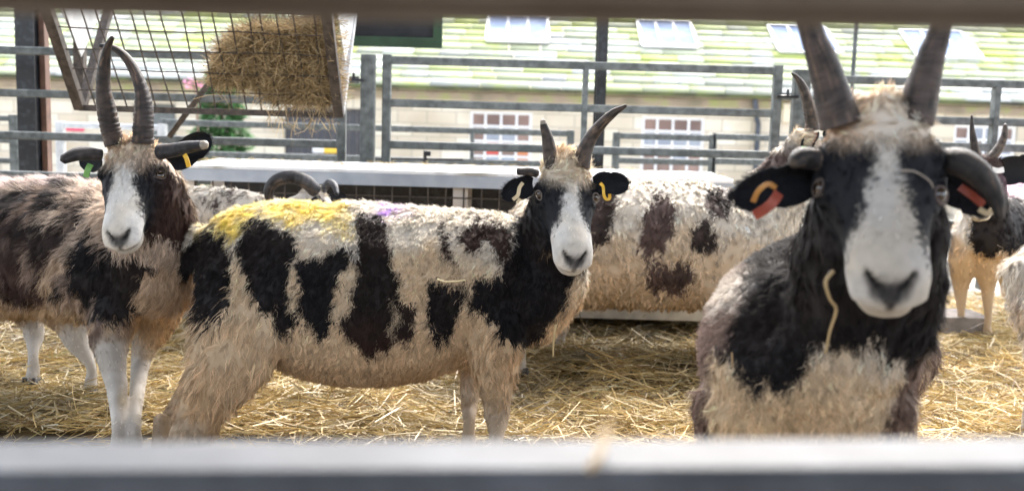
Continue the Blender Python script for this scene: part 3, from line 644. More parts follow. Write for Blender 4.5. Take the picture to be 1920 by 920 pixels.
def fur(V, F, Nrm, A, colfn, total, parent, name, view_only=.35, gainjit=.16, seedclump=8, rows=4):
    """A: dict of per-vertex arrays L,dens,lift,wd,clump,crimp,flow"""
    c = V[F].mean(1); ar = np.linalg.norm(np.cross(V[F[:, 2]]-V[F[:, 0]], V[F[:, 3]]-V[F[:, 1]]), axis=1)*.5
    fn = nrma(Nrm[F[:, 0]]+Nrm[F[:, 2]]); vd = nrma(CAM-c); face = np.clip(((fn*vd).sum(1)+.25)*3, 0, 1)
    px, py, z = proj(c); vis = (px > -260) & (px < 2180) & (py > -100) & (py < 1050)
    wgt = ar*A['dens'][F[:, 0]]*(view_only+(1-view_only)*face)*np.where(vis, 1, .12)
    ncl = total//seedclump; fi = rng.choice(len(F), ncl, p=wgt/wgt.sum()); u, v = rng.random((ncl, 1)), rng.random((ncl, 1))
    def bil(arr): a = arr[F[fi]]; return (a[:, 0].T*((1-u)*(1-v))[:, 0]+a[:, 1].T*(u*(1-v))[:, 0]+a[:, 2].T*(u*v)[:, 0]+a[:, 3].T*((1-u)*v)[:, 0]).T
    P, N = bil(V), nrma(bil(Nrm)); L, lift, wd, cl, cr, fl = bil(A['L']), bil(A['lift']), bil(A['wd']), bil(A['clump']), bil(A['crimp']), bil(A['flow'])
    fl = nrma(fl-N*(fl*N).sum(1)[:, None]+1e-6); sd_ = np.cross(N, fl)
    swirl = noise(P, 26, 5)*.55+rng.normal(0, .25, ncl); fl = fl*np.cos(swirl)[:, None]+sd_*np.sin(swirl)[:, None]
    k = seedclump; r = np.repeat; n = ncl*k
    ang = rng.random(n)*6.283; rad = np.sqrt(rng.random(n))*r(cl, k); Pn = r(P, k, 0); Nn = r(N, k, 0); Fl = r(fl, k, 0); Sd = np.cross(Nn, Fl)
    off = Fl*(np.cos(ang)*rad)[:, None]+Sd*(np.sin(ang)*rad)[:, None]; root = Pn+off
    Ln = r(L*rng.uniform(.75, 1.2, ncl), k)*rng.uniform(.7, 1.1, n); lf = r(lift, k)*rng.uniform(.75, 1.25, n); wn = r(wd, k)*rng.uniform(.6, 1.3, n)
    clj = r(rng.normal(0, .18, (ncl, 3)), k, 0); D = nrma(Nn*lf[:, None]+Fl*(1-lf*.6)[:, None]+clj+rng.normal(0, .10, (n, 3)))
    crn = r(cr, k); ph = r(rng.random(ncl)*6.28, k)+rng.normal(0, .5, n); fq = r(rng.uniform(.8, 1.5, ncl), k)
    R = rows; Vv = np.zeros((n, R+1, 2, 3), np.float32); droop = Fl
    for i in range(R+1):
        s = i/R; cen = root-Nn*.002+D*(Ln*s)[:, None]+droop*(Ln*.45*s*s*(1-lf*.5))[:, None]-Nn*(Ln*.30*s*s*(1.1-lf))[:, None]-off*(.95*s)
        cen = cen+Sd*(crn*np.sin(ph+fq*s*9)*min(1, s*3))[:, None]+Nn*(crn*.7*np.cos(ph+fq*s*9)*min(1, s*3))[:, None]
        wv = (wn*(1.0-.75*s**1.5)*.5)[:, None]; Vv[:, i, 0] = cen-Sd*wv; Vv[:, i, 1] = cen+Sd*wv
    col = colfn(root, r(P, k, 0)); g = r(1+rng.normal(0, gainjit, ncl), k)*(1+rng.normal(0, gainjit*.6, n)); col = np.clip(col*np.clip(g, .5, 1.6)[:, None], 0, .92)
    Cc = np.repeat(col, (R+1)*2, 0); idx = (np.arange(n)*(2*(R+1)))[:, None]; Fs = np.concatenate([np.hstack([idx+2*i, idx+2*i+1, idx+2*i+3, idx+2*i+2]) for i in range(R)])
    return mkmesh(name, Vv.reshape(-1, 3), Fs, M['wool'], parent, Cc, smooth=True)

def horn(parent, pts, ridge=.06, pitch=.013, tint=None, n=20, seed=0, tip_light=False, fade=.75, m=110):
    """pts (px,py,Y,r_px)"""
    P = []; 
    for px, py, Y, rp in pts:
        p = W(px, py, Y); z = (p-CAM)@Fw; P.append([*p, rp*z/FPX])
    A = catmull(np.array(P), m); C, R = A[:, :3], np.maximum(A[:, 3], .0012); T = nrma(np.gradient(C, axis=0)); s = np.concatenate([[0], np.cumsum(np.linalg.norm(np.diff(C, axis=0), axis=1))]); L = s[-1]
    V = []; Cl = []; rs = np.random.default_rng(seed+3); warp = np.cumsum(rs.normal(0, .35, m))*.45
    side = np.array([.3, .9, .2]); base = np.array([.050, .038, .032]) if tint is None else np.array(tint)
    streak = rs.random(n)
    S = side-T[0]*(side@T[0])
    gi, gk = np.meshgrid(np.arange(m), np.arange(n), indexing='ij'); pn = noise(np.stack([s[gi].ravel()*1.0, np.cos(gk.ravel()*2*math.pi/n)*.012, np.sin(gk.ravel()*2*math.pi/n)*.012], 1), 90, seed+40).reshape(m, n)+noise(np.stack([s[gi].ravel()*.3, np.cos(gk.ravel()*2*math.pi/n)*.03, np.sin(gk.ravel()*2*math.pi/n)*.03], 1), 120, seed+41).reshape(m, n)
    for i in range(m):
        S = nrm(S-T[i]*(S@T[i])); U = np.cross(T[i], S); f = s[i]/L; amp = ridge*np.clip(1-(f/fade)**2, 0, 1)
        for k in range(n):
            a = 2*math.pi*k/n; ph = (s[i]/pitch+warp[i]+.25*math.sin(a*2+seed)); fr = ph % 1; rid = (fr**.6 if fr < .8 else (1-fr)/.2)
            r = R[i]*(1+amp*(rid-.5)*2+.025*math.sin(3*a+6*f+seed)+rs.normal(0, .006)); V.append(C[i]+r*(math.cos(a)*S+math.sin(a)*U))
            v = .42+.38*rid*(amp/ridge if ridge else 0)+.22*streak[k]+.40*pn[i, k]+rs.normal(0, .07)
            c = base*v
            if streak[(k+int(3*math.sin(f*5))) % n] > .78: c = c*1.0+np.array([.06, .036, .018])*max(0, .6+pn[i, k])
            if tip_light and f > .93: c = np.array([.30, .26, .21])
            Cl.append(np.clip(c, .004, .8))
    # rounded tip and closed base
    F = [(i*n+k, i*n+(k+1) % n, (i+1)*n+(k+1) % n, (i+1)*n+k) for i in range(m-1) for k in range(n)]
    V.append(C[-1]+T[-1]*R[-1]*.7); Cl.append(Cl[-1]); V.append(C[0]); Cl.append(Cl[0])
    F += [((m-1)*n+k, (m-1)*n+(k+1) % n, m*n) for k in range(n)]+[((k+1) % n, k, m*n+1) for k in range(n)]
    return mkmesh('horn', V, F, M['horn'], parent, np.array(Cl), smooth=True)

def ear(parent, base, tip, wpx, open_dir, cup=.35, col=C_FB, inner=None, bend=(0, 0, 0), hairs=900):
    B, Tp = W(*base), W(*tip); z = (B-CAM)@Fw; wd = wpx*z/FPX; ax = Tp-B; L = np.linalg.norm(ax); ax = ax/L; o = np.asarray(open_dir, float); o = nrm(o-ax*(ax@o)); sd_ = np.cross(ax, o); bend = np.asarray(bend, float)
    nu, nv = 22, 14; V = []; C = []
    inner = col if inner is None else inner
    for side in (0, 1):
        for i in range(nu):
            u = i/(nu-1); hw = wd/2*(.42+.58*math.sin(math.pi*min(1, u*1.02)**.75*.98+.25) if u < .55 else 1)*(1 if u < .5 else math.sqrt(max(0, 1-((u-.5)/.5)**2.3)))
            for j in range(nv):
                v = j/(nv-1)*2-1; p = B+ax*L*u+sd_*hw*v+o*(cup*hw*(v*v-.6))+bend*(u*u*L)-o*(side*.0045*(1-abs(v)**4)*(1-u**6))
                V.append(p); C.append((inner if side == 0 and abs(v) < .6 and u < .7 else col))
    V = np.array(V); C = np.array(C, float); F = []
    for side in (0, 1):
        b = side*nu*nv
        for i in range(nu-1):
            for j in range(nv-1):
                q = [b+i*nv+j, b+i*nv+j+1, b+(i+1)*nv+j+1, b+(i+1)*nv+j]; F.append(q if side == 0 else q[::-1])
    b = nu*nv
    for i in range(nu-1):
        F.append([i*nv, (i+1)*nv, b+(i+1)*nv, b+i*nv]); F.append([(i+1)*nv+nv-1, i*nv+nv-1, b+i*nv+nv-1, b+(i+1)*nv+nv-1])
    F = np.array(F)
    # short hairs along the surface
    n = hairs; fi = rng.integers(0, len(F), n); P = V[F[fi]].mean(1)+rng.normal(0, .001, (n, 3)); N = nrma(np.cross(V[F[fi, 1]]-V[F[fi, 0]], V[F[fi, 3]]-V[F[fi, 0]])+1e-9); D = nrma(ax+N*.45+rng.normal(0, .25, (n, 3)))
    v2, f2 = strands(P+D*.003, D, rng.uniform(.004, .010, n), np.full(n, .0007), rng.uniform(-.2, .2, n), 2)
    c2 = np.repeat(C[F[fi, 0]]*rng.uniform(.8, 1.8, (n, 1)), 6, 0)
    return mkmesh('ear', np.vstack([V, v2]), np.vstack([F, f2+len(V)]), M['skin'], parent, np.vstack([C, c2]), smooth=True)

EYES = {}
def eye(parent, H, sx, rim=(.10, .08, .07), pos=(.0695, .066, -.023), r=.0130):
    k = H.k; r = r*k; c = H.pt(sx*pos[0], pos[1], pos[2]); out = nrm(H.x*sx*.82+H.z*.50+H.y*.12)
    if (id(H), sx) in EYES: c, out = EYES[(id(H), sx)]; c = c-out*r*.42
    up = nrm(-H.y-out*(-H.y@out)); sd_ = np.cross(up, out)
    V, C = [], []; nu, nv = 24, 32
    for i in range(nu):
        th = math.pi*i/(nu-1)
        for j in range(nv):
            ph = 2*math.pi*j/nv; d = out*math.cos(th)+(sd_*math.cos(ph)+up*math.sin(ph))*math.sin(th); V.append(c+d*r)
            a = math.sin(th)*math.cos(ph); b = math.sin(th)*math.sin(ph)
            if th > 1.0: cc = (.02, .015, .013)
            elif abs(b) < .16 and abs(a) < .38: cc = (.003, .003, .004)
            elif th > .78: cc = (.015, .01, .008)
            else: cc = (.05, .028, .012)
            C.append(cc)
    F = [(i*nv+j, i*nv+(j+1) % nv, (i+1)*nv+(j+1) % nv, (i+1)*nv+j) for i in range(nu-1) for j in range(nv)]
    e = mkmesh('eye', V, np.array(F), M['eye'], parent, np.array(C), smooth=True)
    P = [c+out*r*(.62-.10*abs(math.cos(t)))+(sd_*math.cos(t)*1.02+up*math.sin(t)*.78)*r for t in np.linspace(0, 2*math.pi, 25)]
    v, f = tube_mesh(P, [r*.17]*25, 8); mkmesh('eyelid', v, f, M['skin'], e, np.tile(np.array(rim), (len(v), 1)), smooth=True)
    return e

def ear_tag(parent, pts, wpx, mat, thick=.003, dirn=(0, -1, .1)):
    """a plastic strip bent along pixel points"""
    P = catmull([W(*p) for p in pts], 14); z = (P[0]-CAM)@Fw; wd = wpx*z/FPX; m = MB(); o = nrm(dirn)
    V, F = [], []
    for i, p in enumerate(P):
        t = nrm(P[min(i+1, 13)]-P[max(i-1, 0)]); s = nrm(np.cross(t, o)); q = nrm(np.cross(s, t))
        V += [p+s*wd/2+q*thick/2, p-s*wd/2+q*thick/2, p-s*wd/2-q*thick/2, p+s*wd/2-q*thick/2]
    for i in range(13):
        for k in range(4): F.append((4*i+k, 4*i+(k+1) % 4, 4*i+4+(k+1) % 4, 4*i+4+k))
    F += [(3, 2, 1, 0), (52, 53, 54, 55)]; m.add(V, F); return m.build('ear_tag', M[mat], parent, smooth=False)

def make_sheep(label, base, tubes, head, colfn, total, eyes=(), voxel=.006, lowview=.35, group='four horned spotted sheep in the pen', mark=None, rows=4, gain=.20):
    root = empty('sheep', base, label, 'sheep', group); T = list(tubes)+(head.tubes() if head else [])
    V, F = union(T, voxel)
    Wt = np.stack([t.sdf(V) for t in T]); Wt = np.exp(-(Wt-Wt.min(0))/.012); Wt /= Wt.sum(0)
    def at(k): return Wt.T@np.array([getattr(t, k) for t in T], float)
    V = lap(V, F, at('smooth'), 16); kinds = sorted(set(t.kind for t in T)); kw = {kd: sum(Wt[i] for i, t in enumerate(T) if t.kind == kd) for kd in kinds}
    if head is not None:
        hw = (kw['head'])[:, None]; V = V*(1-hw)+head.deform(V)*hw
    N = normals(V, F); shut = np.ones(len(V))
    for sx, ex, ey in eyes:      # set the eyes into the skull where they sit on the surface, and keep hair off them
        px, py, z = proj(V); near = np.hypot(px-ex, py-ey) < 7 if sx else None; zz = z[near].min(); near &= z < zz+.02; c0 = V[near].mean(0); n0 = nrm(nrm(N[near].mean(0))+head.x*sx*.35)
        EYES[(id(head), sx)] = (c0, n0); d = np.linalg.norm(V-c0, axis=1); rr = .0130*head.k; V = V-n0*(.0035*head.k*np.exp(-(d/(rr*1.0))**2))[:, None]+n0*(.0035*head.k*np.exp(-((d-rr*1.75)/(rr*.5))**2))[:, None]; shut *= np.clip((d-rr*1.05)/(rr*.25), 0, 1)
    N = normals(V, F)
    # lumpy fleece
    Lr = at('L'); am = np.clip((Lr-.009)/.012, 0, 1); V = V+N*(am*(.0045*noise(V, 26, 1)+.0030*noise(V, 60, 2)+.006*noise(V, 9, 3)))[:, None]; N2 = normals(V, F)
    A = {k: at(k) for k in ('L', 'dens', 'lift', 'wd', 'clump', 'crimp')}; A['flow'] = at('flow'); A['dens'] = A['dens']*shut
    if head is not None:
        q = head.loc(V); mz = np.clip((q[:, 1]-.19)/.03, 0, 1)*kw['head']; A['L'] = A['L']*(1-.62*mz); A['wd'] = A['wd']*(1-.25*mz)
    # wool in hollows the body hides needs little; the rest follows length
    A['dens'] = A['dens']*np.clip(.0045/np.maximum(A['wd'], .0008), .5, 3.5)*np.clip(.024/np.maximum(A['L'], .005), .7, 2.2)
    cache = {}
    tree = {}
    def cf(X, Xc=None):
        kk = {}
        S = np.stack([t.sdf(X) for t in T]); S = np.exp(-(S-S.min(0))/.010); S /= S.sum(0)
        for kd in kinds: kk[kd] = sum(S[i] for i, t in enumerate(T) if t.kind == kd)
        return colfn(X, kk)
    bc = cf(V)*.82
    mkmesh('body', V, F, M['skin'], root, bc, smooth=True)
    fur(V, F, N2, A, cf, total, root, 'fleece', lowview, rows=rows, gainjit=gain)
    return root

def jit(X, px, py, amp_lo=7, amp_hi=3.5, scale=1.0):
    return px+amp_lo*noise(X, 16, 7)+amp_hi*noise(X, 55, 8)+rng.normal(0, 2.6*scale, len(X)), py+amp_lo*noise(X, 16, 9)+amp_hi*noise(X, 55, 10)+12*noise(X*[1, 1, .25], 70, 11)+rng.normal(0, 5*scale, len(X))
def mixc(c, mask, col):
    mask = np.clip(mask, 0, 1)[:, None]; return c*(1-mask)+np.asarray(col)*mask
def tint(px, py, polys, c, cola, colb, X, soft=3.0, seed=4):
    """paint wool patches; colour wanders between cola and colb over each patch"""
    g = np.clip(.5+.9*noise(X, 7, seed)+.4*noise(X, 30, seed+1), 0, 1)[:, None]; colr = cola*(1-g)+colb*g
    for p in polys:
        m = np.clip(pip(px, py, p)/soft+.5, 0, 1)[:, None]; c = c*(1-m)+colr*m
    return c
def face_colour(H, X, c, kk, blaze, cheek=None, muzzle=.185, white=C_FW, blk=C_FB, capfrom=.045, noseleather=(.055, .05, .05), mottle=.5, twist=0.0, pad=.6):
    """blaze: list of (y, half width) of the white stripe; all white past the muzzle line"""
    q = H.loc(X); x, y, z = q.T; j = .004*noise(X, 60, 20)+rng.normal(0, .0022, len(X)); ys = [b[0] for b in blaze]; hw = np.interp(y+j*2, ys, [b[1] for b in blaze])
    xx = x-twist*(y-.1); wmask = 1/(1+np.exp(-(hw-np.abs(xx)-.0+j)/.0022))
    low = np.clip((y-muzzle+.35*(z+.06)*-1+j*2)/.010, 0, 1); wmask = np.maximum(wmask*np.clip((z+.075)/.02, 0, 1), low*(z > -.12))
    wv = white*(1+.10*noise(X, 45, 23)+.10*noise(X, 130, 24))[:, None]*(1-np.array([0, .05, .13])*np.clip((.3+noise(X, 28, 25)+(y-.16)*5), 0, 1)[:, None]); fc = blk+(wv-blk)*wmask[:, None]
    nl = np.exp(-(x/.024)**4-((z+.030)/.014)**2)*(y > .212); nl = np.clip(nl*1.1+noise(X, 260, 21)*.5*nl-.2, 0, .8); fc = mixc(fc, nl, noseleather)
    for sx in (-1, 1):
        g = H.slit(q, sx, .0055); fc = mixc(fc, g*1.7, (.010, .008, .008))
    fc = mixc(fc, .35*np.clip((-.066-z)/.006, 0, 1)*(y > .2)*np.clip(fc[:, 0]*3, 0, 1), np.array([.45, .36, .24]))  # tan shadow on the chin below the mouth, painted in
    ml = np.exp(-((z+.0635-.10*np.abs(x))/.0036)**2)*(y > .20)*(np.abs(x) < .034); fc = mixc(fc, ml*1.5, (.03, .02, .02))  # lip crease shadow painted as a dark line
    pl = np.exp(-(x/.0035)**2)*np.exp(-((z+.052)/.012)**2)*(y > .22); fc = mixc(fc, pl*1.3, (.03, .025, .025))
    tr = np.clip((z+.054)/.032, .06, 1); ct = np.clip((.019*tr-np.abs(x))/.003+.5, 0, 1)*np.clip((-.022-z)/.004+.5, 0, 1)*np.clip((z+.055)/.006+.5, 0, 1)*(y > .22); fc = mixc(fc, ct*pad, (.018, .016, .017))
    fc = mixc(fc, .5*np.clip(noise(X, 300, 22)-.25, 0, 1)*low*mottle*2, C_GREY)
    wh = np.clip(kk['head']*1.6-.1, 0, 1)[:, None]; c = c*(1-wh)+fc*wh
    return c
def capcolour(c, kk, X, a=C_CREAM, b=C_WHITE):
    g = np.clip(.5+.8*noise(X, 20, 30), 0, 1)[:, None]; cc = (a*(1-g)+b*g); w_ = np.clip(kk.get('cap', 0)*2.6-.3, 0, 1)[:, None]; return c*(1-w_)+cc*w_
def base_wool(X, zlo, zhi, lo=C_TAN, hi=C_CREAM, top=C_WHITE):  # low wool browner: dirt, plus straw bounce put into the colour
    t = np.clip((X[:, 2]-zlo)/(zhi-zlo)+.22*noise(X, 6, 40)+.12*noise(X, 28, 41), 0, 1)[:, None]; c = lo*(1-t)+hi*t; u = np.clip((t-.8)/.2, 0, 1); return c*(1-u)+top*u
def underside_brown(c, X, z, mask=1.0):  # browner belly: dirt and straw bounce mixed into one colour
    """dirt, with straw bounce painted in, on the underside wool"""
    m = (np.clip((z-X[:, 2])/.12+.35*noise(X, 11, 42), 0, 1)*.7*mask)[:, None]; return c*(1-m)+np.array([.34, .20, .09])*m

def hoof(parent, P, s=.026):
    m = MB(); P = np.asarray(P, float)
    for dx in (-.014, .014):
        V = []; 
        for z, r, off in ((0, 1.15, -.010), (.018, 1.05, -.006), (.040, .8, 0)):
            for k in range(8): a = 2*math.pi*k/8; V.append((P[0]+dx+.012*r*math.cos(a), P[1]+off+.024*r*math.sin(a), P[2]+z))
        F = [(i*8+k, i*8+(k+1) % 8, i*8+8+(k+1) % 8, i*8+8+k) for i in range(2) for k in range(8)]+[tuple(range(8))[::-1], tuple(range(16, 24))]
        m.add(V, F)
    return m.build('hoof', M['hoof'], parent, smooth=True)
def leg(nodes, foot, side=(1, 0, 0), kind='leg', **k):
    """leg nodes in px, ending on the floor under (px, Y)"""
    px, Y = foot; x = W(px, 600, Y)[0]
    kw = dict(kind=kind, side=side, L=.007, dens=.8, smooth=6, lift=.3, wd=.0012, clump=.003, crimp=.0002); kw.update(k)
    t = []; P, ru, rs = [], [], []
    for nd_ in nodes:
        p = W(*nd_[:3]); z = (p-CAM)@Fw
        if p[2] < .15 and len(P) > 1: continue
        kq = nd_[4] if len(nd_) > 4 else 1.0; P.append(p); rs.append(nd_[3]*z/FPX); ru.append(nd_[3]*z/FPX*kq)
    P += [np.array([x, Y, .11]), np.array([x, Y, .065]), np.array([x, Y-.012, .035])]; ru += [.016, .019, .020]; rs += [.015, .018, .021]
    return Tube(None, world=(P, ru, rs), **kw), np.array([x, Y-.014, .006])
def floorpt(px, Y): return (W(px, 600, Y)[0], Y, 0.0)
BD = dict(L=.0145, dens=1.0, smooth=14, lift=.52, wd=.0015, clump=.0078, crimp=.0024)
# ---- the sheep in the middle -------------------------------------------------
def middle_sheep():
    H = Head((1062, 322, 2.38), (1082, 476, 2.20), (.14, -1, .55), .98)
    Yb = 2.48; T = []
    T.append(Tube([(372, 478, Yb, 34, 1.1), (398, 482, Yb, 78, 1.0), (445, 492, Yb, 112, 1.0), (520, 512, Yb, 144, 1.0), (600, 541, Yb, 170, .93), (700, 552, Yb, 172, .93), (800, 545, Yb, 160, .93), (880, 532, Yb, 143, .95), (945, 528, Yb-.01, 128, .97), (995, 535, Yb-.03, 108, .95), (1030, 548, Yb-.06, 74, 1.0)], kind='body', flow=(-.25, 0, -1), **BD))
    T.append(Tube([(985, 560, 2.50, 96, 1.0), (1020, 535, 2.46, 80, .95), (1034, 490, 2.43, 70, .9), (1040, 430, 2.41, 64, .9), (1050, 372, 2.40, 56, .9)], kind='neck', flow=(-.1, -.3, -1), L=.020, dens=1, smooth=9, lift=.45, wd=.0021, clump=.007, crimp=.0014))
    T.append(Tube([(378, 436, Yb, 20), (356, 462, Yb, 20), (346, 496, Yb, 17), (348, 520, Yb, 9)], kind='tail', L=.032, dens=1, smooth=4, lift=.3, wd=.0022, clump=.007, crimp=.002))
    TH = dict(kind='thigh', L=.036, dens=1.0, smooth=8, lift=.24, wd=.0024, clump=.008, crimp=.0028, side=(0, 1, 0), flow=(-.25, 0, -1))
    T.append(Tube([(470, 530, 2.40, 95, .7), (455, 600, 2.34, 94, .62), (437, 660, 2.30, 82, .6), (410, 715, 2.26, 64, .6), (385, 760, 2.24, 50, .7), (358, 812, 2.22, 38, .75)], **TH))
    l1, f1 = leg([(358, 805, 2.22, 36), (342, 855, 2.21, 28), (336, 900, 2.20, 18)], (345, 2.17)); T.append(l1)
    T.append(Tube([(440, 640, 2.54, 70, .6), (385, 710, 2.48, 42, .7), (345, 765, 2.44, 30)], **dict(TH, L=.018)))
    l2, f2 = leg([(350, 755, 2.45, 29), (316, 800, 2.42, 25), (298, 842, 2.40, 20), (292, 868, 2.39, 14)], (296, 2.36)); T.append(l2)
    SH = dict(kind='shoulder', L=.022, dens=1, smooth=10, lift=.4, wd=.0022, clump=.007, crimp=.0018, side=(1, 0, 0))
    T.append(Tube([(935, 590, 2.40, 62), (930, 650, 2.36, 52), (928, 700, 2.34, 40), (930, 745, 2.33, 28)], **SH))
    l3, f3 = leg([(930, 735, 2.33, 27), (932, 780, 2.32, 24), (935, 820, 2.31, 23), (937, 860, 2.30, 17)], (937, 2.27)); T.append(l3)
    T.append(Tube([(915, 620, 2.55, 45), (890, 680, 2.52, 32), (881, 715, 2.50, 20)], **SH))
    l4, f4 = leg([(881, 705, 2.50, 20), (880, 760, 2.48, 17), (883, 808, 2.46, 18), (884, 845, 2.45, 13)], (884, 2.42)); T.append(l4)
    dark = [[(352, 452), (378, 436), (412, 430), (438, 452), (434, 500), (426, 560), (411, 597), (388, 608), (362, 600), (357, 560), (366, 520), (350, 522), (340, 500), (336, 474)],
            [(450, 415), (506, 407), (552, 436), (563, 471), (543, 500), (547, 556), (563, 596), (548, 626), (523, 603), (521, 579), (489, 573), (481, 545), (464, 511), (446, 471)],
            [(553, 494), (588, 465), (608, 485), (640, 464), (668, 471), (662, 494), (645, 516), (627, 556), (631, 579), (628, 612), (604, 628), (578, 608), (560, 573), (563, 533)],
            [(676, 403), (721, 409), (726, 437), (741, 460), (736, 500), (750, 522), (747, 560), (784, 578), (778, 628), (762, 646), (746, 634), (723, 678), (702, 656), (684, 666), (668, 636), (650, 634), (638, 600), (656, 560), (650, 540), (660, 512), (674, 476)],
            [(822, 422), (834, 414), (849, 438), (852, 478), (846, 504), (833, 484)],
            [(868, 424), (905, 405), (944, 413), (957, 440), (952, 492), (936, 500), (930, 472), (906, 456), (896, 476), (874, 468)],
            [(808, 520), (868, 526), (884, 556), (862, 600), (846, 652), (830, 636), (812, 620), (803, 570)],
            [(888, 530), (904, 512), (934, 526), (950, 494), (960, 455), (960, 385), (1000, 370), (1062, 380), (1105, 470), (1078, 525), (1056, 572), (1028, 628), (988, 652), (956, 640), (934, 602), (902, 584), (886, 560)]]
    yel = [[(366, 440), (384, 398), (440, 370), (520, 358), (590, 362), (640, 378), (664, 410), (655, 432), (600, 424), (560, 424), (505, 398), (452, 414), (436, 440), (400, 425)]]
    def cf(X, kk):
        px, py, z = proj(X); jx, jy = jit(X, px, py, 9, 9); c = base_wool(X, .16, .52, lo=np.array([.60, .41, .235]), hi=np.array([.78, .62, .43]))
        c = underside_brown(c, X, .29, kk['body']*(px > 510))
        y2 = np.clip(pip(jx, jy, yel[0])/16+.5, 0, .95)*np.clip(.9+.5*noise(X, 34, 50)+.4*noise(X, 9, 51), .1, 1); c = mixc(c, y2, C_YEL)
        y3 = np.clip(1-np.hypot((jx-660)/26, (jy-428)/12), 0, 1)+np.clip(1-np.hypot((jx-620)/60, (jy-395)/30), 0, 1)*.4; c = mixc(c, y3*.8, C_YEL)
        for (a, b, r1, r2, s_) in ((728, 398, 32, 18, 1), (612, 369, 32, 11, 1), (760, 392, 30, 9, .25)): c = mixc(c, s_*np.clip(1.4-1.4*np.hypot((jx-a)/r1, (jy-b)/r2), 0, 1), C_PUR)
        c = tint(jx, jy, dark[:3], c, C_BLACK, C_DARK, X); c = tint(jx, jy, [dark[3]], c, C_DARK, C_BROWN*.75, X); c = tint(jx, jy, dark[4:6], c, C_BROWN*.6, C_BROWN*1.5, X); c = tint(jx, jy, dark[6:], c, C_BLACK, C_DARK, X)
        for st in ([(664, 482), (673, 496), (656, 540), (645, 590), (630, 612), (627, 588), (640, 545), (650, 508)], [(545, 492), (556, 500), (553, 540), (561, 585), (553, 590), (544, 550)], [(736, 560), (744, 600), (740, 636), (733, 600)]):
            c = mixc(c, np.clip(pip(jx, jy, st)/4+.5, 0, 1)*.85, C_CREAM)
        lg = np.clip(kk['leg']*1.4, 0, 1); c = mixc(c, lg*.75, np.array([.46, .37, .27])+.12*noise(X, 30, 62)[:, None])
        nk = np.clip(kk['neck']*1.5-.2, 0, 1)*(py < 500); c = mixc(c, nk, C_DARK)
        c = face_colour(H, X, c, kk, [(-.02, .06), (.02, .040), (.055, .0165), (.085, .016), (.12, .020), (.15, .028), (.18, .048), (.21, .08)], muzzle=.200, twist=.03)
        # cream cheek spot under the jaw
        g = np.clip(1-np.hypot((px-1026)/13, (py-472)/6), 0, 1); c = mixc(c, g*.6, C_TAN)
        return capcolour(c, kk, X, np.array([.76, .59, .41]), np.array([.82, .71, .56]))
    s = make_sheep('spotted sheep side on in the middle with yellow dye on its rump', floorpt(650, 2.5), T, H, cf, 180000, eyes=((-1, 1010, 366), (1, 1117, 370)), voxel=.0055, rows=3)
    for f in (f1, f2, f3, f4): hoof(s, f)
    horn(s, [(1037, 316, 2.37, 15), (1031, 285, 2.37, 13.5), (1026, 258, 2.365, 10.5), (1020, 238, 2.36, 7.5), (1018, 226, 2.36, 5.2)], .035, .012, (.075, .058, .048), seed=1, tip_light=True)
    horn(s, [(1090, 312, 2.37, 17), (1096, 285, 2.37, 14.5), (1108, 258, 2.37, 12.5), (1128, 232, 2.36, 10), (1150, 212, 2.35, 8), (1174, 198, 2.34, 3)], .035, .011, (.085, .060, .046), seed=2)
    horn(s, [(1006, 325, 2.36, 8), (990, 321, 2.345, 8), (972, 321, 2.33, 7)], .02, .02, (.05, .045, .045), seed=3, m=30)
    e1 = ear(s, (1000, 346, 2.37), (940, 356, 2.345), 46, (.1, -1, -.25), cup=.5, bend=(0, 0, -.12)); e2 = ear(s, (1112, 344, 2.36), (1180, 340, 2.35), 46, (.0, -1, -.2), cup=.5, bend=(0, 0, -.05))
    ear_tag(e1, [(980, 343, 2.325), (974, 352, 2.315), (971, 366, 2.31), (962, 374, 2.315)], 7, 'tagcream'); ear_tag(e1, [(975, 372, 2.32), (970, 380, 2.318)], 6, 'tagcream')
    ear_tag(e2, [(1126, 344, 2.325), (1131, 350, 2.315), (1132, 364, 2.31), (1136, 373, 2.312), (1143, 372, 2.315), (1143, 364, 2.32)], 5.5, 'tagyellow')
    eye(s, H, -1, rim=(.20, .17, .15)); eye(s, H, 1, rim=(.2, .17, .15))
    return H
HM = middle_sheep()

